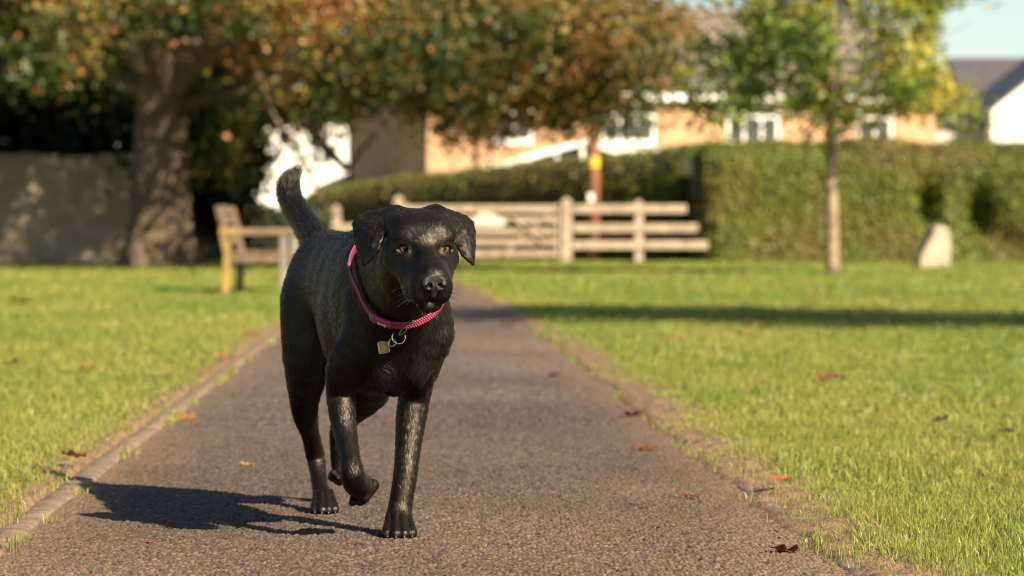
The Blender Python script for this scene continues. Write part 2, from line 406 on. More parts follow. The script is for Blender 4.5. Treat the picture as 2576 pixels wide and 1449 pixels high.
# ears
def ear(front, rear, bulge, r=.0029, n=9, m=6):
    A = curve([P(*p) for p in front], n); B = curve([P(*p) for p in rear], n); u = np.linspace(0, 1, m)
    G = A[:, None] * (1 - u)[None, :, None] + B[:, None] * u[None, :, None]
    t = np.linspace(0, 1, n)
    G[:, :, 1] -= bulge * np.sin(np.pi * u)[None, :] * np.sin(np.pi * np.clip(t * .9 + .1, 0, 1))[:, None]
    for i in range(n - 1):
        for j in range(m - 1):
            fd.tri(G[i, j], G[i+1, j], G[i+1, j+1], r, .0008); fd.tri(G[i, j], G[i+1, j+1], G[i, j+1], r, .0008)
    for j in (0, 2, 3, 5):
        for i in range(0, n - 1, 2): FLOW.append((G[i, j], G[min(i+2, n-1), j]))
    return G
eG = ear([(988, 543, 5.435), (977, 568, 5.41), (965, 592, 5.40), (953, 622, 5.395), (940, 643, 5.40), (920, 660, 5.405)],
    [(985, 529, 5.475), (942, 534, 5.475), (907, 543, 5.47), (891, 562, 5.455), (895, 601, 5.44), (904, 636, 5.425), (913, 661, 5.41)], .010)
fG = ear([(1104, 541, 5.43), (1128, 560, 5.42), (1139, 582, 5.415), (1147, 610, 5.415), (1157, 629, 5.42), (1170, 646, 5.42), (1186, 657, 5.425)],
    [(1092, 527, 5.46), (1125, 534, 5.465), (1150, 541, 5.465), (1178, 550, 5.46), (1190, 570, 5.455), (1192, 602, 5.445), (1191, 636, 5.435), (1189, 657, 5.43)], .009)
mark(.0075)
fd.cone(P(992, 540, 5.46), P(945, 546, 5.462), .013, .007, .02); fd.cone(P(993, 541, 5.45), P(974, 580, 5.415), .010, .005, .015)
fd.cone(P(1096, 538, 5.45), P(1140, 549, 5.452), .012, .007, .02); fd.cone(P(1098, 538, 5.44), P(1134, 580, 5.42), .009, .005, .015)
FLOW += [(H(0, .10, -.02), H(0, .0, -.0)), (H(0, 0, .02), H(0, -.11, .045)), (H(.03, .07, -.05), H(.05, -.05, -.05)), (H(-.03, .07, -.05), H(-.05, -.05, -.05)),
         (H(.04, .0, .0), H(.06, -.06, 0)), (H(-.04, .0, .0), H(-.06, -.06, 0)), (H(.03, .0, .025), H(.05, -.06, .035)), (H(-.03, .0, .025), H(-.05, -.06, .035)),
         (H(0, .07, -.09), H(0, -.03, -.11)), (H(.012, .1, -.05), H(.03, .06, -.075)), (H(-.012, .1, -.05), H(-.03, .06, -.075))]

mark(.0055)
DV, DF = fd.nets()
# ---- normals of the coat surface
def vnormals(V, F):
    n = np.cross(V[F[:, 2]] - V[F[:, 0]], V[F[:, 3]] - V[F[:, 1]]); N = np.zeros_like(V)
    for k in range(4): np.add.at(N, F[:, k], n)
    return N / (np.linalg.norm(N, axis=1)[:, None] + 1e-12)
DN = vnormals(DV, DF)
# loose skin lies in soft folds over the ribs
_q = DV - OD; _u = _q @ FD; _l = _q @ LD; _z = DV[:, 2]
_m = np.clip((_u + .36) / .08, 0, 1) * np.clip((-.03 - _u) / .06, 0, 1) * np.clip((_z - .28) / .06, 0, 1) * np.clip((.555 - _z) / .05, 0, 1)
_ph = (_u + .30 * (_z - .40)) / .112 + .45 * np.sin(_z * 13) * np.sign(_l)
DV = DV + DN * (.0019 * _m * (.55 + .45 * np.sin(_u * 23 + 1)) * np.sin(2 * np.pi * _ph))[:, None]; DN = vnormals(DV, DF)
# ---- nose leather, its own small field
_main = fd
nx = [axis([(c - .034, c + .034, .0009)]) for c in H(0, .098, -.036)]
fd = Field(*nx)
fd.ell(H(0, .0990, -.0330), (.0210, .0150, .0150), HM, .004)
for s_ in (-1, 1): fd.cone(H(s_*.0112, .102, -.0355), H(s_*.0145, .095, -.0370), .0092, .0078, .006)
fd.cone(H(0, .105, -.036), H(0, .1035, -.0530), .0090, .0058, .006)
for s_ in (-1, 1):
    fd.cone(H(s_*.0092, .1135, -.0365), H(s_*.0074, .1090, -.0345), .0044, .0046, .003, 's'); fd.cone(H(s_*.0110, .1125, -.0385), H(s_*.0200, .1010, -.0410), .0030, .0016, .003, 's')
fd.cone(H(0, .1155, -.034), H(0, .1100, -.062), .0012, .0014, .002, 's')
NV, NF = fd.nets(); fd = _main
def coat_mat(name, col, rough, gl):
    """short black hair lying on the skin: each strand takes the sheen of the surface it lies along"""
    m = bpy.data.materials.new(name); m.use_nodes = True; t = m.node_tree; t.nodes.remove(t.nodes["Principled BSDF"])
    df = t.nodes.new("ShaderNodeBsdfDiffuse"); g = t.nodes.new("ShaderNodeBsdfGlossy"); ad = t.nodes.new("ShaderNodeAddShader")
    df.inputs[0].default_value = (*col, 1); fr = t.nodes.new("ShaderNodeFresnel"); fr.inputs[0].default_value = 1.42; mx = t.nodes.new("ShaderNodeMix"); mx.data_type = 'RGBA'; mx.inputs[6].default_value = (*gl, 1); mx.inputs[7].default_value = (*[min(1, v * 9) for v in gl], 1); t.links.new(fr.outputs[0], mx.inputs[0]); t.links.new(mx.outputs[2], g.inputs["Color"]); g.inputs["Roughness"].default_value = rough
    if name == "coat":
        tc = t.nodes.new("ShaderNodeTexCoord"); n = t.nodes.new("ShaderNodeTexNoise"); n.inputs["Scale"].default_value = 420; bp = t.nodes.new("ShaderNodeBump"); bp.inputs["Strength"].default_value = .12; bp.inputs["Distance"].default_value = .01
        t.links.new(tc.outputs["Object"], n.inputs["Vector"]); t.links.new(n.outputs["Fac"], bp.inputs["Height"]); src = bp.outputs[0]
    else:
        a = t.nodes.new("ShaderNodeAttribute"); a.attribute_name = "lie"; src = a.outputs["Vector"]
    t.links.new(src, fr.inputs["Normal"]); t.links.new(src, df.inputs["Normal"]); t.links.new(src, g.inputs["Normal"])
    t.links.new(df.outputs[0], ad.inputs[0]); t.links.new(g.outputs[0], ad.inputs[1]); t.links.new(ad.outputs[0], t.nodes["Material Output"].inputs[0]); return m
M["coat"] = coat_mat("coat", (.003, .0024, .002), .45, (.024, .021, .019))
M['nose'] = mat("nose_leather", (.010, .0085, .009), rough=.24, spec=.6, bump=.5, bscale=900)
dog = np_mesh("dog", DV, DF, M['coat'], smooth=True)
tag(dog, "black short-haired dog trotting along the path with its tail raised and amber eyes", "dog")
np_mesh("nose", NV, NF, M['nose'], dog, smooth=True)
# eyes: amber iris, pupil and a wet cornea
def eye_mat():
    m = bpy.data.materials.new("eye"); m.use_nodes = True; t = m.node_tree; b = t.nodes["Principled BSDF"]
    b.inputs["Roughness"].default_value = .04; b.inputs["Specular IOR Level"].default_value = .6
    a = t.nodes.new("ShaderNodeAttribute"); a.attribute_name = "Col"; t.links.new(a.outputs["Color"], b.inputs["Base Color"]); return m
M['eye'] = eye_mat()
GAZE = unit(HF + np.array([.05, 0, .16]))
for e in EC:
    n, m_ = 40, 36
    th = np.linspace(0, np.pi, m_); ph = np.linspace(0, 2*np.pi, n, endpoint=False)
    g1 = unit(np.cross(GAZE, [0, 0, 1.])); g2 = np.cross(g1, GAZE)
    V = e + ER * (np.cos(th)[:, None, None] * GAZE + np.sin(th)[:, None, None] * (np.cos(ph)[None, :, None] * g1 + np.sin(ph)[None, :, None] * g2))
    V = V.reshape(-1, 3); F = [(i*n+j, i*n+(j+1) % n, (i+1)*n+(j+1) % n, (i+1)*n+j) for i in range(m_-1) for j in range(n)]
    T = np.repeat(th, n); A = np.tile(ph, m_)
    col = np.zeros((len(V), 3)); iris = np.array([.20, .062, .015])
    k = np.clip((T - .36) / .40, 0, 1)[:, None]
    col[:] = iris * (1.1 - .55 * k) * (1 + .25 * np.sin(A * 17 + 3*np.sin(A*5)))[:, None]
    col[T < .36] = .003
    col[T > .80] = (.018, .010, .008); col[T > .95] = (.16, .13, .11)
    np_mesh("eye", V, F, M['eye'], dog, col=col, smooth=True)
# claws
M['claw'] = mat("claw", (.02, .017, .015), rough=.25, spec=.6)
for c, d_, sd in CLAW:
    u_ = np.cross(sd, d_)
    V, F = tube_vf([c - d_ * .003, c + d_ * .002, c + d_ * .0065, c + d_ * .0095 - u_ * .0], [.0030, .0029, .0019, .0005], 8)
    m_ = MB(); m_.add(V, F); m_.build("claw", M['claw'], dog, True)

# ---- the coat: real hairs, combed along the body
def coat():
    a = np.array([f[0] for f in FLOW]); b = np.array([f[1] for f in FLOW]); L = np.array(FLEN)
    ab = b - a; dn = ab / np.linalg.norm(ab, axis=1)[:, None]; nv = len(DV)
    fl = np.zeros((nv, 3)); ln = np.zeros(nv); ws = np.zeros(nv)
    for k in range(len(a)):
        t = np.clip(((DV - a[k]) @ ab[k]) / (ab[k] @ ab[k]), 0, 1); d = np.linalg.norm(DV - a[k] - t[:, None] * ab[k], axis=1)
        wt = 1 / (d + .010) ** 4; fl += wt[:, None] * dn[k]; ln += wt * L[k]; ws += wt
    fl /= ws[:, None]; ln /= ws
    # swirl of longer hair on the breast
    br = np.exp(-((DV - P(965, 930, 5.62)) ** 2).sum(1) / .055**2)
    sw = np.stack([np.sin(DV[:, 2]*90 + DV[:, 0]*60), 0*ws, np.cos(DV[:, 0]*110)], 1); fl += br[:, None] * sw * .8; ln += br * .010
    tri = np.concatenate([DF[:, [0, 1, 2]], DF[:, [0, 2, 3]]])
    p = DV[tri]; ar = np.linalg.norm(np.cross(p[:, 1] - p[:, 0], p[:, 2] - p[:, 0]), axis=1) / 2
    lc = ln[tri].mean(1); cen = p.mean(1)
    den = .0012 / lc**1.5
    den *= np.where(cen[:, 1] < 5.95, 1.25, .8)
    nb = np.minimum.reduce([np.linalg.norm(cen - e, axis=1) for e in EC]); den *= np.clip((nb - .0125) / .003, 0, 1)
    nn = np.min(np.linalg.norm(cen[:, None] - NV[::60][None], axis=2), axis=1) if len(cen) < 1 else None
    den *= np.where((np.abs((cen - H(0, .100, -.036)) @ HX) < .019) & (np.abs((cen - H(0, .100, -.036)) @ HU) < .016) & ((cen - H(0, .086, -.036)) @ HF > 0), 0, 1)
    N = NH
    pr = ar * den; pr /= pr.sum(); ti = rng.choice(len(tri), N, p=pr)
    u, v = rng.random(N), rng.random(N); fl_ = u + v > 1; u[fl_] = 1 - u[fl_]; v[fl_] = 1 - v[fl_]; w_ = 1 - u - v
    def mix(A): q = A[tri[ti]]; return q[:, 0]*w_[:, None] + q[:, 1]*u[:, None] + q[:, 2]*v[:, None]
    X = mix(DV); Nn = mix(DN); Nn /= np.linalg.norm(Nn, axis=1)[:, None]; Fl = mix(fl); l = mix(ln[:, None])[:, 0]
    ci = np.floor(X / np.array([.0055, .0055, .0075])).astype(np.int64); hs = [hash2(ci[:, 0] * 7 + ci[:, 2] * 131, ci[:, 1] * 17 + k * 977, k) for k in range(3)]; clump = (np.stack(hs, 1) - .5) * 3.4
    Fl += rng.normal(0, 1, Fl.shape) * np.where(l < .0085, .07, .045)[:, None] + clump * np.where(l < .0085, .10, .13)[:, None] + .05 * np.stack([np.sin(X[:, 1]*140 + X[:, 2]*75), np.sin(X[:, 2]*120 + X[:, 0]*90), np.sin(X[:, 0]*130 + X[:, 1]*80)], 1) * np.clip(l / .014, .3, 1)[:, None]
    Fl -= Nn * (Fl * Nn).sum(1)[:, None]; Fl /= np.linalg.norm(Fl, axis=1)[:, None] + 1e-9
    pw_ = np.min([np.linalg.norm(X - c, axis=1) for c, _, _ in CLAW], axis=0); l = l * np.clip(pw_ / .085, .36, 1)
    l = l * rng.uniform(.65, 1.2, N); lift = np.clip(rng.normal(.07, .04, N), .01, .4) + np.where(l > .0165, rng.uniform(.05, .5, N), 0) + np.where(rng.random(N) < .07, rng.uniform(.1, .4, N), 0)
    pts = np.zeros((N, 4, 3))
    for k, s_ in enumerate((-.06, .3, .65, 1.0)):
        h = lift * (s_ - .55 * s_ * s_ * (s_ > 0)); pts[:, k] = X + Nn * (l * h)[:, None] + Fl * (l * s_)[:, None]
    rad = np.tile(np.array([1, .9, .65, .12]), (N, 1)) * (.00016 + .00012 * np.clip(l / .012, 0, 1.3))[:, None]
    tail = np.min([np.linalg.norm(X - t_[0], axis=1) for t_ in tl[1:]], axis=0) < .055
    sd = np.cross(Nn, Fl); LN = Nn + sd * (rng.normal(0, .20, N) + (clump * sd).sum(1) * .11)[:, None] + Fl * (rng.normal(0, .08, N) + (clump * Fl).sum(1) * .05)[:, None]; LN /= np.linalg.norm(LN, axis=1)[:, None]
    for nm, k, m in (("coat_hair", ~tail, M['hair']), ("tail_hair", tail, M['tail_hair'])):
        hc = bpy.data.hair_curves.new(nm); hc.add_curves([4] * int(k.sum())); hc.points.foreach_set("position", pts[k].astype(np.float32).ravel())
        at = hc.attributes.get("radius") or hc.attributes.new("radius", 'FLOAT', 'POINT'); at.data.foreach_set("value", rad[k].astype(np.float32).ravel())
        bn = hc.attributes.new("lie", 'FLOAT_VECTOR', 'CURVE'); bn.data.foreach_set("vector", LN[k].astype(np.float32).ravel())
        link(bpy.data.objects.new(nm, hc), dog); hc.materials.append(m)
NH = 330000
def hair_mat(name, col, rough=.3, coat=0.0, rr=.35, var=.2):
    m = bpy.data.materials.new(name); m.use_nodes = True; t = m.node_tree; t.nodes.remove(t.nodes["Principled BSDF"])
    h = t.nodes.new("ShaderNodeBsdfHairPrincipled"); h.model = 'CHIANG'; h.parametrization = 'COLOR'
    h.inputs["Color"].default_value = (*col, 1); h.inputs["Roughness"].default_value = rough; h.inputs["Radial Roughness"].default_value = rr
    h.inputs["Coat"].default_value = coat; h.inputs["Random Roughness"].default_value = var; h.inputs["IOR"].default_value = 1.40
    t.links.new(h.outputs[0], t.nodes["Material Output"].inputs[0]); return m
M['hair'] = coat_mat("hair", (.0032, .0024, .0019), .46, (.029, .0255, .0225))
M['tail_hair'] = hair_mat("tail_hair", (.016, .010, .0075), rough=.25, rr=.35)
coat()

# whiskers
wm = hair_mat("whisker", (.10, .09, .08), rough=.2)
for s_ in (-1, 1):
    wv = MB()
    for i in range(13):
        x0 = H(s_*rng.uniform(.024, .031), rng.uniform(.055, .09), rng.uniform(-.072, -.045))
        dr = unit(HX * s_ * rng.uniform(.7, 1.1) - HF * rng.uniform(.2, .9) + HU * rng.uniform(-.55, .25)); Lw = rng.uniform(.018, .036)
        wv.tube([x0 + dr * Lw * t - ZD * .012 * t * t * rng.uniform(.3, 1.2) for t in np.linspace(0, 1, 6)], np.linspace(.00032, .00010, 6), 5)
    wv.build("whisker_tuft", wm, dog, True)
wv = MB()
for i in range(12):
    x0 = H(rng.uniform(-.016, .016), rng.uniform(.066, .086), -.090); dr = unit(HX * rng.uniform(-.7, .7) + HF * .3 - HU)
    wv.tube([x0 + dr * .013 * t for t in np.linspace(0, 1, 4)], np.linspace(.0003, .0001, 4), 5)
wv.build("chin_tuft", wm, dog, True)

# ------------------------------------------------------------------ collar with buckle, rings and tag
M['braid'] = mat("braid", (.33, .050, .095), (.24, .030, .080), scale=600, rough=.55, spec=.35, lo=.45, hi=.55)
M['braid_dark'] = mat("braid_dark", (.12, .018, .06), rough=.7)
M['buckle'] = mat("buckle", (.30, .032, .115), rough=.38, spec=.45)
M['bone'] = mat("bone_mark", (.55, .40, .16), rough=.4)
M['steel'] = mat("steel", (.62, .57, .50), rough=.22, metal=1.0)
M['gold'] = mat("gold", (.80, .50, .16), rough=.28, metal=1.0)
M['gold_dark'] = mat("gold_dark", (.34, .17, .05), rough=.4, metal=1.0)
collar = empty("dog_collar", P(985, 715, 5.58))
tag(collar, "pink braided collar with plastic buckle and gold tag round the black dog's neck", "collar")
cl0 = np.array(collar.location)
class LB(MB):                                # shapes given in world space, kept relative to the collar's empty
    def build(s, name, m, parent=None, smooth=False):
        s.v = [v - cl0 for v in s.v]; return MB.build(s, name, m, parent or collar, smooth)
cc = P(988, 712, 5.58); e1 = unit(LD + .38 * ZD); e2 = P(975, 590, 5.665) - P(1000, 835, 5.49); e2 = unit(e2 - e1 * (e2 @ e1))
NT = 240; th = np.linspace(0, 2*np.pi, NT, endpoint=False); rr = np.zeros(NT)
dirs = np.cos(th)[:, None] * e1 + np.sin(th)[:, None] * e2
steps = np.arange(.02, .16, .001)
for i in range(NT):
    v_ = fd.sample(cc + steps[:, None] * dirs[i]); j = np.argmax(v_ > 0); rr[i] = steps[j] if v_[j] > 0 else .15
K = 15; rr = np.array([np.max(rr[np.arange(i-4, i+5) % NT]) for i in range(NT)]); rr = np.array([rr[np.arange(i-K, i+K+1) % NT].mean() for i in range(NT)])
CA = unit(np.cross(e1, e2)); CA = CA if CA[1] < 0 else -CA      # collar axis, toward the head
sag = np.clip(-np.sin(th), 0, 1)
CP = cc + dirs * (rr + .0035 + .002 * sag)[:, None]
def cpt(f): i = f % NT; k = int(i); t = i - k; return CP[k] * (1 - t) + CP[(k+1) % NT] * t
def cframe(f):
    t = unit(cpt(f + 1) - cpt(f - 1)); n = unit(cpt(f) - cc - CA * ((cpt(f) - cc) @ CA)); n = unit(n - t * (n @ t)); return t, n, np.cross(t, n)
def band(f0, f1, wd, tk, off=0., sh=0., n=40, rnd=.5):
    V = []; F = []; fs = np.linspace(f0, f1, n); a = np.linspace(0, 2*np.pi, 12, endpoint=False)
    for f in fs:
        t, n_, b = cframe(f)
        for q in a:
            cx, sx = math.cos(q), math.sin(q); cx = np.sign(cx) * abs(cx)**rnd; sx = np.sign(sx) * abs(sx)**rnd
            V.append(cpt(f) + n_ * (off + sx * tk / 2) + b * (sh + cx * wd / 2))
    for i in range(n - 1):
        for j in range(12): F.append((i*12+j, i*12+(j+1) % 12, (i+1)*12+(j+1) % 12, (i+1)*12+j))
    F.append(tuple(range(12))); F.append(tuple((n-1)*12 + j for j in range(12)))
    return V, F
m_ = LB(); V, F = band(0, NT, .0135, .0036, n=160); m_.add(V, F)
strap = m_.build("strap", M['braid_dark'], smooth=True)
# raised braid: slanted stitches in three rows
per = np.linalg.norm(np.roll(CP, -1, 0) - CP, axis=1).sum(); NS = int(per / .0042)
br = LB()
for row, (sh, sl) in enumerate(((-.0048, 1), (.0004, -1), (.0052, 1))):
    for k in range(NS):
        f = (k + .5 * (row % 2)) * NT / NS; t, n_, b = cframe(f); c = cpt(f) + b * sh + n_ * .0016
        d_ = unit(b + sl * .55 * t); br.tube([c - d_ * .0033 - n_ * .0012, c - d_ * .0018 + n_ * .0004, c + d_ * .0018 + n_ * .0004, c + d_ * .0033 - n_ * .0012], [.0012, .00165, .00165, .0012], 6)
br.build("braid", M['braid'], strap, True)
def fnear(p): return float(np.argmin(np.linalg.norm(CP - p, axis=1)))
def fpix(x, y):
    q = [(abs((CX + FP * c[0] / c[1]) - x) + abs((HY + FP * (CH - c[2]) / c[1]) - y) + (0 if c[1] < 5.62 else 400)) for c in CP]; return float(np.argmin(q))
f0, f1 = fpix(934, 792), fpix(986, 824); dfb = 1 if ((f1 - f0) % NT) < NT / 2 else -1
if dfb > 0 and f1 < f0: f1 += NT
if dfb < 0 and f1 > f0: f1 -= NT
fm = f0 + (f1 - f0) * .36; g_ = dfb * .25
bk = LB(); bk.add(*band(f0, fm - g_, .0168, .0085, .002, n=10)); bk.add(*band(fm + g_, f1, .0160, .0080, .002, n=14)); bko = bk.build("buckle", M['buckle'], smooth=True)
sgn = 1 if (cframe(fm)[2] @ CA) > 0 else -1
lp = LB()
for k in range(5):
    f = f0 + (f1 - f0) * (.02 + .06 * k); t, n_, b = cframe(f); c = cpt(f) - b * sgn * .0072 + n_ * .0045; lp.tube([c - b * .0032 - n_ * .003, c - b*.0012 + n_ * .0012, c + b*.0012 + n_ * .0012, c + b * .0032 - n_ * .002], .0019, 6)
lp.build("strap_end", M['braid'], strap, True)
bn = LB(); fa, fb = f0 + (f1 - f0) * .52, f0 + (f1 - f0) * .80
def onb(f, s_, h=.0062): t, n_, b = cframe(f); return cpt(f) + n_ * h + b * s_
bn.tube([onb(fa, -sgn*.002), onb((fa+fb)/2, -sgn*.002), onb(fb, -sgn*.002)], .0017, 8)
for f in (fa, fb):
    for q in (-.0014, .0014):
        t, n_, b = cframe(f); c = onb(f, -sgn*.002 + q); bn.tube([c - n_*.001, c + n_*.0012], .0019, 10)
bn.build("bone_emblem", M['bone'], bko, True)
# slider near the ear
fs_ = fpix(899, 655); sd_ = LB(); sd_.add(*band(fs_ - 1.5, fs_ + 1.5, .0175, .0075, .001, n=5)); sd_.build("slider", M['buckle'], smooth=True)
def ring(c, ax1, ax2, r1, r2, w, name, n=36):
    m = LB(); a = np.linspace(0, 2*np.pi, n, endpoint=False); m.tube(np.array(c) + np.outer(np.cos(a), ax1) * r1 + np.outer(np.sin(a), ax2) * r2, w, 8, False, True); return m.build(name, M['steel'], smooth=True)
xh = np.array([1., 0, 0]); fwd = unit(np.array([.15, -1, .15]))
def front(px_, py_, off):                    # just in front of the breast fur
    for d in np.arange(5.30, 5.75, .002):
        if fd.sample(P(px_, py_, d)[None])[0] < .0: return P(px_, py_, d - off)
    return P(px_, py_, 5.5)
dt = P(1038, 805, (cpt(fpix(1030, 818)))[1] - .010); db = front(1005, 843, .012)
ring((dt + db) / 2, (db - dt) / 2, unit(np.cross(db - dt, [0, 1, .2])) * .6 + np.array([0, -.9, 0]), 1.0, .0062, .00115, "split_ring")
rb = front(1003, 848, .0115); ring(rb, unit(np.array([1, .25, 0])), unit(np.array([0, .12, 1])), .0120, .0120, .00105, "split_ring")
rs = front(987, 862, .0125); ring(rs, unit(np.array([1, -.55, .1])), unit(np.array([0, .1, 1])), .0072, .0068, .0010, "split_ring")
tc = front(965, 873, .0105); tx = unit(np.array([1, -.25, .24])); tz = unit(np.array([-.06, .22, 1])); ty = np.cross(tz, tx)
tz = unit(np.cross(tx, ty)); 
if ty[1] > 0: ty = -ty
def plate(hw, hh, y0, y1, rc, n=6):
    o = []
    for cx_, cz_, a0 in ((hw-rc, hh-rc, 0), (-hw+rc, hh-rc, 90), (-hw+rc, -hh+rc, 180), (hw-rc, -hh+rc, 270)):
        for k in range(n + 1):
            a = R(a0 + 90 * k / n); o.append((cx_ + rc*math.cos(a), cz_ + rc*math.sin(a)))
    m = len(o); V = [tc + x*tx + y0*ty + z*tz for x, z in o] + [tc + x*tx + y1*ty + z*tz for x, z in o]
    return V, [tuple(range(m)), tuple(range(m, 2*m))] + [(i, (i+1) % m, m+(i+1) % m, m+i) for i in range(m)]
pl = LB(); pl.add(*plate(.0098, .0108, -.0006, .0006, .0026)); nt_ = pl.build("name_tag", M['gold_dark'])
rm = LB(); o = plate(.0098, .0108, 0, .0008, .0026)[0]; rm.tube(o[:len(o)//2], .0008, 6, False, True); rm.build("rim", M['gold'], nt_, True)
def letters(txt, size, ox, oz, name, m, par):
    cu = bpy.data.curves.new("lettering", 'FONT'); cu.body = txt; cu.size = size; cu.extrude = .0003; cu.align_x = 'CENTER'; cu.align_y = 'CENTER'
    ob = bpy.data.objects.new("lettering", cu); C.objects.link(ob); bpy.context.view_layer.update()
    me = ob.evaluated_get(bpy.context.evaluated_depsgraph_get()).to_mesh(); V = np.array([v.co[:] for v in me.vertices]); F = [tuple(p.vertices) for p in me.polygons]
    bpy.data.objects.remove(ob); q = LB()
    # the words run up the tag, a quarter turn round
    q.add(np.array([tc + (ox - v[1])*tx + (oz + v[0])*tz + (v[2] + .0009)*ty for v in V]), F); return q.build(name, m, par)
letters("Field", .0062, .0022, -.0022, "lettering", M['gold'], nt_); letters("Dogs", .0062, -.0028, -.0022, "lettering", M['gold'], nt_)
ln_ = LB(); ln_.bar(tc - .0076*tx - .0085*tz + .0010*ty, tc - .0076*tx + .0082*tz + .0010*ty, .0018, .0006, up=ty)
for a, b in (((-.004, .0045), (.001, .0085)), ((-.001, .0062), (.0035, .0090))): ln_.bar(tc + a[0]*tx + a[1]*tz + .001*ty, tc + b[0]*tx + b[1]*tz + .001*ty, .0007, .0006, up=ty)
ln_.build("raised_marks", M['gold'], nt_)
# ------------------------------------------------------------------ ground, path, edging, verges
def path_l(y): return -.897 - (y - 5.75) * .0345 - np.clip(y - 26, 0, None) * .018
def path_r(y): return .528 - (y - 5.75) * .0310 - np.clip(y - 17, 0, None) * .010 - np.clip(y - 26, 0, None) * .010
def edge_wob(y, s): return (fbm(y * 2.2, y * 0 + 3.3, s) - .5) * .12 + (fbm(y * 9, y * 0 + 1.3, s + 9) - .5) * .05
def grass_r(y): return path_r(y) + .062 + edge_wob(y, 3)
def grass_l(y): return path_l(y) - .092 + edge_wob(y, 5) * .9
def patch_shade(x, y): return fbm(x * .9, y * .35, 41)

def sheet(name, xs, ys, zf, m, kind='structure', col=None, xf=None):
    X, Y = np.meshgrid(xs, ys, indexing='ij'); X = X if xf is None else xf(X, Y); Z = zf(X, Y); nx_, ny_ = X.shape
    V = np.stack([X, Y, Z], -1).reshape(-1, 3); i = np.arange(nx_ * ny_).reshape(nx_, ny_)
    F = np.stack([i[:-1, :-1], i[1:, :-1], i[1:, 1:], i[:-1, 1:]], -1).reshape(-1, 4)
    c = None if col is None else col(X, Y).reshape(-1, 3)
    o = np_mesh(name, V, F, m, col=c, smooth=True); return tag(o, kind=kind)
def spaced(a, b, h0, g):                     # rows that widen with distance
    out = [a]; 
    while out[-1] < b: out.append(out[-1] + h0 * (out[-1] / a) ** g)
    return np.array(out)
# lawn soil: one sheet out to the horizon
def lawn_mat():
    m = bpy.data.materials.new("lawn"); m.use_nodes = True; t = m.node_tree; b = t.nodes["Principled BSDF"]; b.inputs["Roughness"].default_value = .9; b.inputs["Specular IOR Level"].default_value = .1
    tc = t.nodes.new("ShaderNodeTexCoord"); mp = t.nodes.new("ShaderNodeMapping"); mp.inputs["Scale"].default_value = (1, .5, 1); t.links.new(tc.outputs["Object"], mp.inputs[0])
    n = t.nodes.new("ShaderNodeTexNoise"); n.inputs["Scale"].default_value = 1.3; n.inputs["Detail"].default_value = 8; n.inputs["Roughness"].default_value = .65
    r = t.nodes.new("ShaderNodeValToRGB"); e = r.color_ramp.elements; e[0].position = .3; e[0].color = (.130, .160, .026, 1); e[1].position = .7; e[1].color = (.205, .200, .044, 1)
    t.links.new(mp.outputs[0], n.inputs["Vector"]); t.links.new(n.outputs["Fac"], r.inputs[0]); t.links.new(r.outputs[0], b.inputs["Base Color"])
    return m
M['lawn'] = lawn_mat()
gxs = np.concatenate([[-700, -120], np.linspace(-40, 40, 81), [120, 700]]); gys = np.concatenate([[-60, -10], np.linspace(0, 90, 91), [130, 250, 900]])
sheet("lawn_ground", gxs, gys, lambda X, Y: -.022 + 0 * X, M['lawn'])

# tarmac with real stones near the camera
def tarmac_mat():
    m = bpy.data.materials.new("tarmac"); m.use_nodes = True; t = m.node_tree; b = t.nodes["Principled BSDF"]; b.inputs["Roughness"].default_value = .85; b.inputs["Specular IOR Level"].default_value = .25
    a = t.nodes.new("ShaderNodeAttribute"); a.attribute_name = "Col"
    tc = t.nodes.new("ShaderNodeTexCoord"); n = t.nodes.new("ShaderNodeTexNoise"); n.inputs["Scale"].default_value = 420; n.inputs["Detail"].default_value = 4
    mx = t.nodes.new("ShaderNodeMix"); mx.data_type = 'RGBA'; mx.blend_type = 'OVERLAY'; mx.inputs[0].default_value = .55
    t.links.new(tc.outputs["Object"], n.inputs["Vector"]); t.links.new(a.outputs["Color"], mx.inputs[6]); t.links.new(n.outputs["Fac"], mx.inputs[7]); t.links.new(mx.outputs[2], b.inputs["Base Color"])
    bp = t.nodes.new("ShaderNodeBump"); bp.inputs["Strength"].default_value = .6; bp.inputs["Distance"].default_value = .003; n2 = t.nodes.new("ShaderNodeTexNoise"); n2.inputs["Scale"].default_value = 160; n2.inputs["Detail"].default_value = 5
    t.links.new(tc.outputs["Object"], n2.inputs["Vector"]); t.links.new(n2.outputs["Fac"], bp.inputs["Height"]); t.links.new(bp.outputs[0], b.inputs["Normal"]); return m
M['tarmac'] = tarmac_mat()
def stones(X, Y):
    d1, d2, h = worley(X * 118, Y * 118, 11); e1_, e2_, h2 = worley(X * 260 + 7, Y * 260, 23)
    up = np.clip((d2 - d1) * 2.6, 0, 1); return up, h, np.clip((e2_ - e1_) * 1.6, 0, 1)
def tar_z(X, Y):
    up, h, u2 = stones(X, Y); fade = np.clip((11 - Y) / 5, .15, 1)
    big = fbm(X * 3, Y * 3, 61) - .5
    w_ = np.clip((X - path_l(Y)) / (path_r(Y) - path_l(Y)), 0, 1)
    return -.005 + .004 * 4 * w_ * (1 - w_) + .006 * big + fade * (.0040 * up * (.55 + .45 * h) + .0014 * u2 - .0055 * (h < .20) * up)
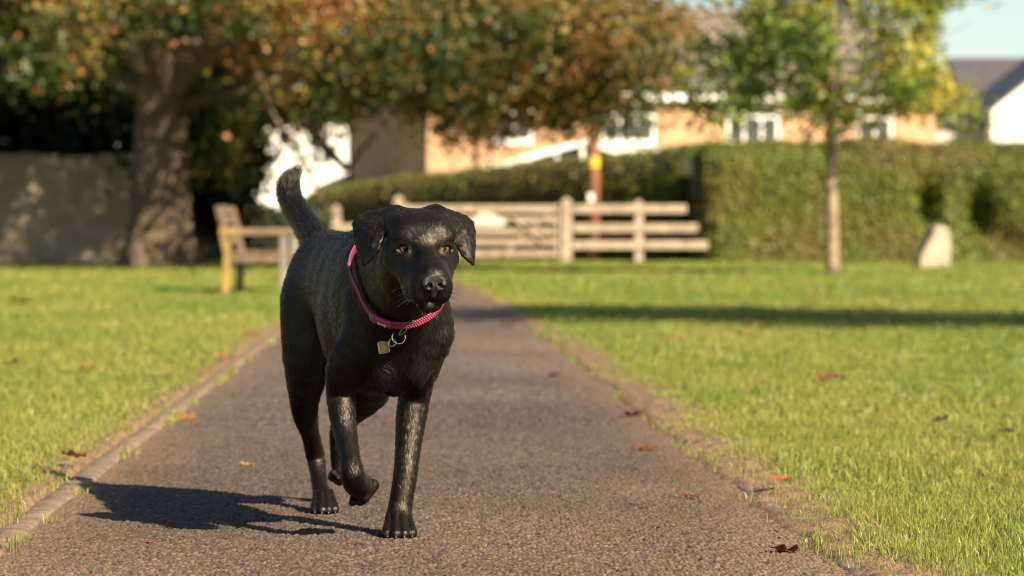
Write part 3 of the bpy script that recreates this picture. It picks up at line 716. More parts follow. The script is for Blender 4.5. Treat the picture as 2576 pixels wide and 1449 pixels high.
def tar_c(X, Y):
    up, h, u2 = stones(X, Y); big = fbm(X * 1.7, Y * 1.1, 71); fine = fbm(X * 40, Y * 40, 75)
    base = np.array([.098, .072, .058]); tone = (.62 + .62 * h)[..., None] * base
    tan = np.array([.175, .120, .080]); k = np.clip((h - .62) * 3, 0, 1)[..., None] * .6; tone = tone * (1 - k) + tan * k
    pit = ((.25 + .75 * np.clip(up * 1.2, 0, 1)) * np.where(h < .20, .5, 1))[..., None]; tone = tone * (1 - (1 - pit) * np.clip((14 - Y) / 6, 0, 1)[..., None])
    tone = tone * (.66 + .68 * big)[..., None] * (.85 + .3 * fine)[..., None]
    dr = np.exp(-np.clip(path_r(Y) - X, 0, 9) / .10) + np.exp(-np.clip(X - path_l(Y), 0, 9) / .07); dr = np.clip(dr * (.4 + .9 * fine), 0, 1)[..., None] * .75
    return tone * (1 - dr) + np.array([.16, .105, .062]) * dr
ur = np.linspace(0, 1, 640)
ty_ = np.concatenate([np.array([2.5, 3.2, 3.8, 4.3]), spaced(4.75, 9, .0030, 2.2), spaced(9.05, 66, .05, 1.1)])
sheet("path", ur, ty_, tar_z, M['tarmac'], col=tar_c, xf=lambda U, Y: path_l(Y) + U * (path_r(Y) + .075 - path_l(Y)))
# concrete edging, a run of butted kerb pieces on either side
M['kerb'] = mat("kerb_concrete", (.215, .150, .100), (.115, .082, .055), scale=14, rough=.9, bump=.5, bscale=130)
def kerb(name, fx, y0, y1, wd, ht, broken=False):
    V = []; F = []; ys = []
    y = y0
    while y < y1: ys.append(y); y += .03 * max(1, (y / 6) ** 1.5)
    ys = np.array(ys); n0 = fbm(ys * 9, ys * 0 + .4, 81) - .5; n1 = fbm(ys * 9, ys * 0 + 7.4, 83) - .5; nz = fbm(ys * 7, ys * 0 + 2.4, 85) - .5
    seam = 1 - .9 * np.exp(-((ys % .915) - .45) ** 2 / .0004)
    for i, y in enumerate(ys):
        x = fx(y); a = x - wd / 2 + n0[i] * .014; b = x + wd / 2 + n1[i] * .014; h = ht * seam[i] + nz[i] * (.022 if broken else .010)
        V += [(a - .004, y, -.02), (a, y, h - .007), (a + .008, y, h), ((a+b)/2, y, h + .001 + n0[i] * .002), (b - .008, y, h), (b, y, h - .007), (b + .004, y, -.02)]
    for i in range(len(ys) - 1):
        for j in range(6): F.append((i*7+j, i*7+j+1, i*7+7+j+1, i*7+7+j))
    return tag(np_mesh(name, np.array(V), np.array(F), M['kerb'], smooth=False), kind='structure')
kerb("kerb", lambda y: path_l(y) - .030, 3.2, 60, .060, .003)
for a_, b_ in ((4.9, 5.28), (5.42, 5.98), (6.3, 6.86), (7.9, 8.4)): kerb("kerb", lambda y: path_r(y) + .022, a_, b_, .050, .0005, True)
# trodden soil along both edges
M['soil'] = mat("soil", (.24, .15, .085), (.12, .072, .04), scale=22, rough=.95, bump=.8, bscale=160)
def verge(fx0, fx1, s):
    def xf(U, Y): return fx0(Y) + U * (fx1(Y) - fx0(Y))
    sheet("soil_verge", np.linspace(0, 1, 26), np.concatenate([[2.5, 4], spaced(4.7, 40, .012, 1.6)]),
          lambda X, Y: -.022 * (1 - np.clip(np.minimum(np.linspace(0, 1, 26), np.linspace(1, 0, 26)) / .16, 0, 1))[:, None] - .006 + .012 * fbm(X * 34, Y * 34, s) + .012 * fbm(X * 9, Y * 9, s + 2) + .006 * np.clip((X - path_r(Y)) / .08, -2, 1) * (X > 0 - .036 * Y * 1.0 + .25), M['soil'], xf=xf)
verge(lambda y: path_r(y) - .03 + edge_wob(y, 15) * .8, lambda y: grass_r(y) + .16, 91); verge(lambda y: grass_l(y) - .12, lambda y: path_l(y) - .050, 95)

# grass: single blades, finer and denser close to the lens
M['grass'] = attr_mat("grass", rough=.42, trans=.38, spec=.35)
def blades(x, y, hgt, wid, cols):
    n = len(x); az = rng.uniform(0, 2*np.pi, n); ln = np.abs(rng.normal(.6, .45, n)); z0 = np.full(n, -.022)
    dx, dy = np.cos(az), np.sin(az); fa = rng.uniform(0, 2*np.pi, n); sx, sy = np.cos(fa) * wid / 2, np.sin(fa) * wid / 2
    V = np.zeros((n, 5, 3)); lean = ln * hgt
    V[:, 0] = np.stack([x - sx, y - sy, z0], 1); V[:, 1] = np.stack([x + sx, y + sy, z0], 1)
    mx_, my_ = x + dx * lean * .35, y + dy * lean * .35; zm = hgt * .6
    V[:, 2] = np.stack([mx_ + sx * .8, my_ + sy * .8, zm], 1); V[:, 3] = np.stack([mx_ - sx * .8, my_ - sy * .8, zm], 1)
    V[:, 4] = np.stack([x + dx * lean, y + dy * lean, hgt * np.clip(1.08 - .35 * ln * ln, .3, 1)], 1)
    b = np.arange(n)[:, None] * 5; Q = b + np.array([[0, 1, 2, 3]]); T = b + np.array([[3, 2, 4]])
    cv = np.repeat(cols[:, None], 5, 1) * np.array([1, 1, 1, 1, 1.08])[None, :, None]
    return V.reshape(-1, 3), Q, T, cv.reshape(-1, 3)
def grow(name, bands):
    Vs, Qs, Ts, Cs = [], [], [], []; off = 0
    for y0, y1, den, wd, ht, side in bands:
        mg = .45 + .02 * y0; xm = y1 * 1288 / FP + mg; n = int(den * (y1 - y0) * 2 * xm)
        x = rng.uniform(-xm, xm, n); y = rng.uniform(y0, y1, n); gl, gr = grass_l(y), grass_r(y)
        inside = (np.abs(x) < y * 1288 / FP + mg) & ((x > gr - rng.uniform(0, .05, n)**1) | (x < gl + rng.uniform(0, .035, n)))
        ed = np.minimum(np.abs(x - gr), np.abs(x - gl)); keep = inside & (rng.random(n) < np.clip(.25 + ed / .09, 0, 1)) & (rng.random(n) < .55 + .9 * vnoise(x * 9, y * 9, 7))
        x, y, ed = x[keep], y[keep], ed[keep]
        if y1 <= 19:                          # tufts rooted in the joints beside the kerbs
            k = int(650 * (y1 - y0) * (1 if y0 < 9 else .5)); yt = rng.uniform(y0, y1, k); lf = rng.random(k) < .5
            xt = np.where(lf, path_l(yt) + rng.normal(.006, .012, k), path_r(yt) + rng.uniform(-.03, .09, k)); mk = vnoise(yt * 4.5, np.where(lf, 3.3, 9.1), 77) > np.where(lf, .66, .57)
            x = np.concatenate([x, xt[mk]]); y = np.concatenate([y, yt[mk]]); ed = np.concatenate([ed, np.full(mk.sum(), .0)])
        n = len(x)
        h = ht * rng.uniform(.45, 1.15, n) * (.65 + .6 * vnoise(x * 4, y * 4, 19)) * np.clip(.6 + ed / .15, 0, 1)
        g = patch_shade(x, y); f = fbm(x * 5, y * 5, 29)
        c0 = np.array([.152, .207, .031]); c1 = np.array([.245, .246, .052]); c2 = np.array([.080, .145, .016]); c3 = np.array([.36, .29, .11])
        k = np.clip((g - .35) * 2.6 + rng.normal(0, .25, n), 0, 1)[:, None]; c = c0 * (1 - k) + c1 * k
        k2 = (np.clip((f - .55) * 3, 0, .7) * rng.uniform(.5, 1, n))[:, None]; c = c * (1 - k2) + c2 * k2
        dry = rng.random(n) < .035 + .05 * (ed < .1); c[dry] = c3
        c = c * rng.uniform(.75, 1.25, n)[:, None]
        V, Q, T, cv = blades(x, y, h, wd * rng.uniform(.7, 1.3, n), c)
        Vs.append(V); Qs.append(Q + off); Ts.append(T + off); Cs.append(cv); off += len(V)
    o = np_mesh(name, np.concatenate(Vs), [np.concatenate(Qs), np.concatenate(Ts)], M['grass'], col=np.concatenate(Cs), smooth=True)
    return tag(o, "short green lawn grass growing either side of the tarmac path", "grass", kind='stuff')
GD = 1.0
grow("grass", [(4.6, 6.5, 30000, .0017, .036, 0), (6.5, 9, 18000, .0021, .036, 0), (9, 13, 8000, .0033, .035, 0), (13, 19, 3300, .0052, .036, 0), (19, 30, 1100, .0095, .038, 0), (30, 45, 260, .020, .04, 0), (45, 64, 110, .032, .045, 0)])
# loose mown clippings and crumbs on the tarmac
def clippings():
    n = 1100; y = 4.8 + 9 * rng.random(n) ** 1.6; e = rng.random(n); x = np.where(e < .62, path_r(y) - rng.exponential(.16, n), np.where(e < .8, path_l(y) + rng.exponential(.10, n), path_l(y) + (path_r(y) - path_l(y)) * rng.random(n)))
    V, F, cs = [], [], []
    for i in range(n):
        if not path_l(y[i]) < x[i] < path_r(y[i]) + .08: continue
        L = rng.uniform(.008, .032) * (2.6 if i % 14 == 0 else 1); a = rng.uniform(0, 6.28); wd = rng.uniform(.0009, .0022); d_ = np.array([math.cos(a), math.sin(a), 0]); s_ = np.array([-d_[1], d_[0], 0])
        z = float(tar_z(np.array([x[i]]), np.array([y[i]]))[0]) + .0035; p = np.array([x[i], y[i], z]); b = rng.uniform(-.3, .3); k = len(V)
        for t, w_ in ((-.5, .4), (0, 1), (.5, .15)):
            c = p + d_ * L * t + s_ * L * b * t * t + ZV * rng.uniform(0, .0035); V += [c - s_ * wd * w_, c + s_ * wd * w_]
        F += [(k, k+1, k+3, k+2), (k+2, k+3, k+5, k+4)]
        col = random.choice([(.30, .33, .05), (.40, .30, .10), (.34, .25, .09), (.22, .27, .04), (.14, .075, .035), (.20, .10, .05)]); cs += [col] * 6
    tag(np_mesh("grass_clippings", np.array(V), np.array(F), M['grass'], col=np.array(cs)), "loose straw and grass clippings strewn over the tarmac", "clippings", kind='stuff')
ZV = np.array([0, 0, 1.])
clippings()

# fallen leaves, each a thing
M['dead_leaf'] = attr_mat("dead_leaf", rough=.6, trans=.2)
def leaf_shape(size, lobes, curl, col):
    n = 30; a = np.linspace(0, 2*np.pi, n, endpoint=False)
    r = size * (.62 + (.38 * np.abs(np.cos(a * 2.5)) ** .7 if lobes else .30 * np.cos(a) ** 2 - .10)); X = r * np.cos(a) * (1 if lobes else 1.05); Y = r * np.sin(a) * (.9 if lobes else .55)
    V = [(0, 0, .004)]
    for k_ in (.5, 1.0):
        for x, y in zip(X * k_, Y * k_): V.append((x, y, .004 + curl * .5 * size * ((x / size)**2 * .9 + (y / size)**2 * 1.3) + rng.normal(0, .07) * size * k_ + .05*size*math.cos(5*math.atan2(y, x))*k_))
    F3 = [(0, 1 + i, 1 + (i+1) % n) for i in range(n)]; F4 = [(1+i, 1+n+i, 1+n+(i+1) % n, 1+(i+1) % n) for i in range(n)]
    V = np.array(V); k = len(V); st = np.array([(-size*.62, -.0012, .004), (-size*.62, .0012, .004), (-size*1.25, .0008, .007), (-size*1.25, -.0008, .007)])
    V = np.vstack([V, st]); F4.append((k, k+1, k+2, k+3)); c = np.array(col)[None] * rng.uniform(.8, 1.15, (len(V), 1)); return V, [np.array(F3), np.array(F4)], c
def leaf(pxx, pyy, size, col, lobes, curl, rz, label, group, lift=.0):
    dz = 1 + .0; y = FP * CH / (pyy - HY); p = P(pxx, pyy, y); V, F, c = leaf_shape(size * .8, lobes, curl, np.array(col) * .68)
    on = path_l(p[1]) < p[0] < path_r(p[1]) + .02
    o = np_mesh("fallen_leaf", V, F, M['dead_leaf'], col=c); o.location = (p[0], p[1], (float(tar_z(np.array([p[0]]), np.array([p[1]]))[0]) + .002 if on else (.030 if lift == 0 else lift))); o.rotation_euler = (rng.uniform(-.25, .25), rng.uniform(-.25, .25), rz)
    return tag(o, label, "leaf", group)
G_ = "fallen autumn leaves"; OR = (.42, .15, .05); BR = (.22, .085, .04); RD = (.26, .06, .045); YE = (.45, .28, .08)
leaf(1975, 1388, .036, (.20, .075, .035), True, .35, .4, "curled brown lobed leaf on the tarmac beside the broken edging at bottom right", G_)
leaf(1625, 1131, .045, BR, True, .12, 1.2, "flat brown leaf on the tarmac below the right grass edge", G_)
leaf(1738, 1253, .034, RD, False, .15, 2.2, "reddish leaf lying on the tarmac right of the dog, nearest the straw clippings", G_)
leaf(1958, 1244, .030, (.45, .12, .05), True, .2, .8, "bright orange leaf on bare soil at the edge of the right lawn", G_)
leaf(2085, 972, .060, (.30, .085, .06), True, .3, .2, "large dark red leaf standing up in the right lawn, in its middle", G_)
leaf(2120, 975, .040, (.34, .10, .06), False, .3, 1.4, "small red leaf just right of the large dark red leaf on the lawn", G_)
leaf(1393, 945, .042, (.33, .10, .07), True, .3, 2.0, "red leaf on the path right of the dog's chest", G_)
leaf(1003, 1063, .030, (.30, .12, .05), False, .3, 0.3, "small brown leaf on the path between the dog's front legs", G_)
leaf(621, 1172, .026, YE, False, .15, 2.9, "small tan leaf on the path just left of the dog's hind leg", G_)
leaf(380, 1365, .022, RD, False, .1, .2, "small red leaf flat on the tarmac below the dog's shadow", G_)
leaf(185, 1182, .042, (.42, .14, .06), True, .25, .9, "orange leaf beside the left kerb above the dog's shadow", G_)
leaf(45, 768, .110, OR, True, .25, .4, "large orange leaf far back on the left lawn", G_)
leaf(215, 945, .060, (.45, .24, .09), True, .25, .8, "tan leaf in the middle of the left lawn", G_)
leaf(630, 858, .075, OR, True, .3, 1.9, "orange leaf on the left lawn next to the far kerb", G_)
leaf(560, 915, .060, (.45, .22, .08), True, .3, 2.4, "pale orange leaf on the left kerb, nearer than the one beside it", G_)
leaf(602, 897, .050, (.40, .16, .07), False, .3, .4, "small orange leaf on the grass between two leaves by the left kerb", G_)
leaf(470, 1052, .045, (.30, .15, .06), True, .3, .9, "brown leaf on the tarmac close against the left kerb", G_)
leaf(1880, 855, .080, (.48, .23, .10), True, .3, 1.9, "pale orange leaf on the right lawn below the tree shadow", G_)
leaf(1888, 826, .060, (.42, .16, .09), True, .3, .9, "pinkish leaf at the lower rim of the tree shadow", G_)
leaf(2054, 747, .120, (.46, .22, .09), True, .3, .9, "orange leaf on the sunny right lawn beyond the tree shadow", G_)
leaf(2280, 862, .060, (.46, .26, .12), True, .3, 2.6, "tan leaf on the right lawn left of the frame's edge, under the shadow band", G_)
leaf(2365, 1086, .034, (.10, .045, .05), True, .35, .4, "dark purple leaf in the right foreground grass", G_)
leaf(2530, 1118, .034, (.09, .05, .045), True, .35, 1.3, "blackish leaf in the grass at the right edge of the picture", G_)
leaf(1275, 820, .060, OR, True, .3, .3, "orange leaf at the right margin of the path behind the dog", G_)
leaf(1590, 1045, .040, (.28, .12, .06), True, .3, .3, "brown leaf tucked under the right grass edge", G_)
leaf(2190, 1090, .022, (.34, .16, .10), False, .3, .3, "tiny tan leaf between blades on the right lawn, left of the purple one", G_)
leaf(1700, 870, .050, (.38, .17, .08), True, .3, .3, "faint orange leaf on the right lawn halfway to the tree shadow", G_)
leaf(430, 960, .040, (.36, .17, .08), False, .3, .3, "small brown leaf on the left lawn between the tan leaf and the kerb", G_)
leaf(30, 932, .05, (.36, .13, .08), True, .3, .3, "reddish leaf at the left edge of the left lawn", G_)
# ------------------------------------------------------------------ foliage helpers
def fcol(x, y, z, pal, s, sc_=.9, shade_x=None):
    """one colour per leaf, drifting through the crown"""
    n = len(x); g = fbm(x * sc_ + y * .37, z * sc_ + y * .21, s); t = np.clip((g - .5) * 2.2 + .5 + rng.normal(0, .22, n) - (0 if shade_x is None else .06 + .42 * np.clip((.5 - shade_x) / 4, 0, 1)), 0, .999) * len(pal); i = t.astype(int)  # given x positions, paints shade into the colour: darker green leaves toward the left
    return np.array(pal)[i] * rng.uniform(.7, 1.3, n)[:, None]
def leaf_quads(name, P_, size, col, m, parent=None, up=.35, nrm=None):
    n = len(P_); a = rng.normal(0, 1, (n, 3)); a[:, 2] += up
    if nrm is not None: a = a * .7 + nrm * 1.2
    a /= np.linalg.norm(a, axis=1)[:, None]; b = np.cross(a, rng.normal(0, 1, (n, 3))); b /= np.linalg.norm(b, axis=1)[:, None]; c = np.cross(a, b)
    s = (size * rng.uniform(.6, 1.3, n))[:, None]; f = a * s * .18
    V = np.stack([P_ - b * s * .5, P_ - c * s * .36 + f, P_ + b * s * .5, P_ + c * s * .36 + f], 1).reshape(-1, 3)
    F = np.arange(n)[:, None] * 4 + np.array([[0, 1, 2, 3]]); F = np.concatenate([F[:, [0, 1, 2]], F[:, [0, 2, 3]]])
    return np_mesh(name, V, F, m, parent, col=np.repeat(col, 4, 0))
def branch(mb, p, d_, L, r, depth, tips, spread=.55, grav=.0, n=5):
    pts = [np.array(p, float)]; d_ = unit(d_)
    for i in range(n):
        d_ = unit(d_ + np.array([rng.normal(0, .10), rng.normal(0, .10), rng.normal(0, .08) + grav])); pts.append(pts[-1] + d_ * L / n)
    mb.tube(pts, np.linspace(r, r * .55, n + 1), 8 if r > .05 else 5, cap=False); tips.append(pts[-1]); tips.append(pts[n // 2 + 1])
    if depth > 0:
        for k in range(3 if depth > 1 else 2):
            q = pts[rng.integers(n // 2, n + 1)]; nd = unit(d_ + rng.normal(0, spread, 3)); branch(mb, q, nd, L * rng.uniform(.55, .8), r * .5, depth - 1, tips, spread, grav, n)
M['leaf'] = attr_mat("leaf", rough=.45, trans=.35, spec=.35)
M['bark'] = mat("bark", (.16, .115, .08), (.075, .055, .04), scale=9, rough=.9, bump=.9, bscale=40)
M['bark_pale'] = mat("bark_pale", (.30, .22, .155), (.13, .095, .07), scale=7, rough=.85, bump=.6, bscale=50)

# ------------------------------------------------------------------ great tree on the left
TX = (400 - CX) / FP * 54
gt = tag(empty("broadleaf_tree", (TX, 54, 0)), "huge spreading tree with a thick trunk and green, gold and russet leaves", "tree")
tm = MB(); tips = []
def fl_trunk(): 
    zs = np.array([-.1, .0, .15, .35, .7, 1.2, 2.0, 3.0, 4.2]); rs = np.array([.88, .78, .66, .57, .52, .49, .47, .44, .37]); n = 40; a = np.linspace(0, 2*np.pi, n, endpoint=False); V = []
    for z, r in zip(zs, rs):
        fl_ = np.clip(1 - z / .9, 0, 1); rr_ = r * (1 + .16 * fl_ * np.cos(a * 6 + 1) + .04 * np.cos(a * 11) + .03 * np.cos(a * 3 + z))
        V += [(x * 1 + .03 * z, y, z) for x, y in zip(rr_ * np.cos(a), rr_ * np.sin(a))]
    F = [(i*n+j, i*n+(j+1) % n, (i+1)*n+(j+1) % n, (i+1)*n+j) for i in range(len(zs) - 1) for j in range(n)]; tm.add(V, F)
fl_trunk()
for az_, el_, z0, L_ in ((-5, 12, 2.75, 4.2), (-40, 30, 3.2, 4), (30, 28, 3.3, 4), (100, 35, 3.4, 4), (170, 20, 2.9, 4), (215, 30, 3.2, 4), (270, 25, 3.0, 4.5), (310, 22, 2.9, 4.6), (60, 70, 4.0, 4), (200, 65, 4.0, 4)):
    d_ = np.array([math.cos(R(az_))*math.cos(R(el_)), math.sin(R(az_))*math.cos(R(el_)), math.sin(R(el_))]); branch(tm, np.array([.08, 0, z0]) + d_ * .2, d_, L_, .20, 2, tips, .5, .02)
tm.build("trunk", M['bark'], gt, True)
def crown_points(ncl, per, cen, rad, zlow, cs, hollow=.5, back=False):
    out = []
    while len(out) < ncl:
        v = rng.normal(0, 1, 3); v /= np.linalg.norm(v); p = np.array(cen) + v * np.array(rad) * rng.uniform(hollow, 1)
        if p[2] > zlow(p[0], p[1]) and not (back and p[0] < -1.2 and p[1] < .5 + .25 * p[0]): out.append(p)
    out = np.array(out); o = np.repeat(out, per, 0); q = rng.normal(0, 1, (len(o), 3)) * np.repeat(cs * rng.uniform(.6, 1.3, len(out)), per)[:, None]; q[:, 2] *= .7; return o + q
def low1(x, y):                              # underside of the crown, x measured from the trunk
    if x < 1.2: return 3.05 + .2 * math.sin(x * 1.7)
    return 2.60 - .30 * math.exp(-((x - 7.2) / 1.6)**2) + (.5 if x > 8.3 else 0) + .25 * math.sin(x * 2.1)
A_ = crown_points(200, 200, (0.3, -.6, 4.1), (9.2, 8.2, 3.6), low1, .40, .55, True)
B_ = crown_points(125, 200, (0.6, -2.2, 3.3), (8.6, 6.6, 1.3), low1, .36, .80, True)
U_ = crown_points(640, 75, (.3, -.5, 5.8), (8.8, 7.8, 5.0), lambda x, y: 5.4, .6, .3)
E_ = crown_points(95, 120, (7.0, -2, 3.5), (2.1, 4, 1.7), low1, .36, .1)
# a low bough hanging right of the trunk
D_ = crown_points(24, 80, (1.05, .2, 2.1), (.5, .6, .9), lambda x, y: 1.2, .20, .1)
pts = np.concatenate([A_, B_, E_, U_]); ok = (pts[:, 2] > 1.7); pts = pts[ok]
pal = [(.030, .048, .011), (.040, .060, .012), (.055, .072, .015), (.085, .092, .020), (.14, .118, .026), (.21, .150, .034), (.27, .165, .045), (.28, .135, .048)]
c_ = fcol(pts[:, 0], pts[:, 1], pts[:, 2], pal, 301, .55, pts[:, 0]); rs_ = rng.random(len(pts)); c_[rs_ < .028] = (.34, .12, .06); c_[rs_ > .985] = (.40, .22, .05)  # shade on the crown's left side is put into its leaf colours
cD = fcol(D_[:, 0], D_[:, 1], D_[:, 2], [(.06, .11, .015), (.09, .15, .02), (.15, .19, .03)], 303, 1.5)
D_ = np.concatenate([D_, crown_points(15, 70, (2.7, 0, 2.75), (1.2, .6, .55), lambda x, y: 2.1, .22, .1)])
cD = fcol(D_[:, 0], D_[:, 1], D_[:, 2], [(.05, .08, .015), (.07, .11, .02), (.12, .14, .03), (.2, .15, .04)], 303, 1.5)
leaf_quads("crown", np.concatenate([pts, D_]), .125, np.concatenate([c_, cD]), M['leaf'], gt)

# ------------------------------------------------------------------ young tree on the right lawn
SX = (2096 - CX) / FP * 44
st_ = tag(empty("young_tree", (SX, 44.0, 0)), "slim young tree with a pale straight trunk and yellowing green leaves", "tree")
tm = MB(); tips = []
zz = np.linspace(-.05, 4.6, 16); tm.tube([(-.03 * math.sin(z * .8) + .02 * z * .0, .03 * math.sin(z * 1.1), z) for z in zz], np.interp(zz, [0, .15, 2, 4.6], [.115, .092, .078, .03]), 14)
for k in range(17):
    z0 = 1.95 + k * .15; az_ = k * 2.4 + .4; el_ = .25 + .04 * k; d_ = np.array([math.cos(az_) * math.cos(el_), math.sin(az_) * math.cos(el_), math.sin(el_)]); branch(tm, (0, 0, z0), d_, rng.uniform(1.0, 1.5), .026, 2, tips, .5, .0)
tm.build("trunk", M['bark_pale'], st_, True)
tp = np.array(tips); tp = tp[(tp[:, 2] > 1.85)]
c2_ = crown_points(155, 1, (.1, 0, 3.55), (2.35, 2.0, 1.85), lambda x, y: 1.95, .01, .5)
ce = np.concatenate([tp, c2_, [[2.2, -.3, 3.25], [1.9, -.4, 3.1], [2.35, -.2, 3.3], [1.5, -.2, 2.6]]])
o = np.repeat(ce, 38, 0) + rng.normal(0, .17, (len(ce) * 38, 3)); o = o[(o[:, 2] > 1.72) & ~((o[:, 0] > 1.5) & (o[:, 2] > 2.7) & (o[:, 2] < 3.75))]
leaf_quads("crown", o, .105, fcol(o[:, 0], o[:, 1], o[:, 2], [(.065, .115, .018), (.10, .165, .022), (.145, .20, .026), (.22, .24, .034), (.34, .29, .042)], 311, 1.1), M['leaf'], st_)

# narrow tree to the right of the view: its shade lies across the right lawn
ot = tag(empty("park_tree", (5.6, 16.0, 0)), "narrow leafy tree on the right lawn, beyond the right side of the picture", "tree")
tm = MB(); tips = []; tm.tube([(0, 0, -.05), (.02, 0, 1.5), (0, .03, 3), (0, 0, 5.6)], [.14, .11, .09, .03], 12)
for k in range(12): branch(tm, (0, 0, 2.2 + k * .25), (math.cos(k * 2.4), math.sin(k * 2.4), .5), .8, .025, 1, tips)
tm.build("trunk", M['bark'], ot, True)
o = crown_points(390, 44, (0, 0, 3.9), (2.1, 2.1, 2.2), lambda x, y: 1.7, .26, .15)
leaf_quads("crown", o, .11, fcol(o[:, 0], o[:, 1], o[:, 2], [(.05, .09, .015), (.08, .13, .02), (.2, .18, .03)], 317), M['leaf'], ot)

# ------------------------------------------------------------------ hedges
M['hedge_core'] = mat("hedge_core", (.035, .040, .014), (.020, .022, .010), scale=5, rough=.95)
def hedge(name, label, path, half, hgt, pal, nleaf, seed, lsize=.07, dents=(), round_=1.0, ends=True):
    path = np.array(path, float); seg = np.linalg.norm(np.diff(path, axis=0), axis=1); Ltot = seg.sum(); n = int(Ltot / .22) + 2
    cum = np.concatenate([[0], np.cumsum(seg)]); s = np.linspace(0, Ltot, n); C_ = np.stack([np.interp(s, cum, path[:, k]) for k in (0, 1)], 1)
    t = np.gradient(C_, axis=0); t /= np.linalg.norm(t, axis=1)[:, None]; nn_ = np.stack([t[:, 1], -t[:, 0]], 1)          # to the right of the run
    m = 40; u = np.linspace(0, 1, m); prof = []
    for q in u:                               # up one face, over a rounded top, down the other
        if q < .38: prof.append((1 - .04 * math.sin(q / .38 * math.pi), q / .38 * (1 - .30 * round_)))
        elif q > .62: prof.append((-1 + .04 * math.sin((1-q) / .38 * math.pi), (1 - q) / .38 * (1 - .30 * round_)))
        else: a = (q - .38) / .24 * math.pi; prof.append((math.cos(a), 1 - .30 * round_ + .30 * round_ * math.sin(a)))
    prof = np.array(prof); S_, U_ = np.meshgrid(s, u, indexing='ij')
    hn = (hgt if np.isscalar(hgt) else np.interp(S_, [0, Ltot], hgt)) * (1 + .035 * (fbm(S_ * .5, U_ * 0 + 2, seed) - .5) * 2); e = np.ones_like(S_)
    if ends: e = np.sqrt(np.clip(1 - np.clip(1 - np.minimum(S_, Ltot - S_) / .5, 0, 1)**2, .02, 1))
    off = half * prof[None, :, 0] * e; zz_ = hn * prof[None, :, 1]; d_ = (fbm(S_ * 1.2, U_ * 6, seed + 3) - .5) * .10 + (fbm(S_ * 5, U_ * 26, seed + 4) - .5) * .07
    for s0, z0, rs, rz_, dp in dents: d_ = d_ - dp * np.exp(-((S_ - s0) / rs)**2 - ((zz_ - z0) / rz_)**2) * (off > 0)
    nr = np.stack([nn_[:, None, 0] * prof[None, :, 0], nn_[:, None, 1] * prof[None, :, 0], np.broadcast_to(np.clip(np.sin(np.pi * np.clip((u - .3) / .4, 0, 1)), 0, 1)[None], S_.shape)], -1)
    V = np.stack([C_[:, None, 0] + nn_[:, None, 0] * off, C_[:, None, 1] + nn_[:, None, 1] * off, zz_], -1) + nr * d_[..., None]; V[..., 2] = np.maximum(V[..., 2], -.05)
    i = np.arange(n * m).reshape(n, m); F = np.stack([i[:-1, :-1], i[1:, :-1], i[1:, 1:], i[:-1, 1:]], -1).reshape(-1, 4)
    root = tag(empty(name, (*C_[n//2], 0)), label, "hedge"); org = np.array([*C_[n//2], 0]); Vf = V.reshape(-1, 3) - org
    F = np.concatenate([F]); o1 = np_mesh("branches", Vf, [F, np.array([i[0, :]]), np.array([i[-1, ::-1]])], M['hedge_core'], root)
    fi = rng.integers(0, len(F), nleaf); a, b = rng.random(nleaf)[:, None], rng.random(nleaf)[:, None]; q = Vf[F[fi]]
    p = (q[:, 0]*(1-a) + q[:, 1]*a)*(1-b) + (q[:, 3]*(1-a) + q[:, 2]*a)*b; nv_ = np.cross(q[:, 1]-q[:, 0], q[:, 3]-q[:, 0]); nv_ /= np.linalg.norm(nv_, axis=1)[:, None] + 1e-9
    if (nv_[:, 2].mean() < 0): nv_ = -nv_
    p = p + nv_ * np.abs(rng.normal(0, .045, nleaf))[:, None]; k = p[:, 2] > .02; p = p[k]; nv_ = nv_[k]
    leaf_quads("leaves", p, lsize, fcol(p[:, 0], p[:, 1], p[:, 2], pal, seed + 7, .8), M['leaf'], root, nrm=nv_); return root
HP = [(.120, .150, .024), (.150, .178, .028), (.175, .195, .033), (.185, .175, .038), (.19, .150, .042)]
hx0 = (1752 - CX) / FP * 66.6
hedge("clipped_hedge", "tall clipped green hedge along the back of the right lawn, brownish in patches", [(hx0, 67.6), (13.8, 67.6)], 1.05, 2.52, HP, 46000, 401, .085,
      round_=.7, dents=((4.9, 1.15, .22, .50, .70), (6.0, .95, .30, .60, .85), (6.6, .45, .3, .35, .4)))
hedge("lane_hedge", "long dark hedge with a sunlit rounded top receding behind the timber gate", [(4.3, 69.4), (2.2, 72), (-.6, 76.5), (-5.0, 84)], .75, (2.55, 1.78), HP, 30000, 421, .095, ends=False)
hedge("low_hedge", "low dark green hedge in shade behind the bench", [(-6.9, 63.2), (-3.95, 66.2)], .55, 1.10, [(.03, .05, .012), (.045, .065, .016)], 4500, 431, .08)

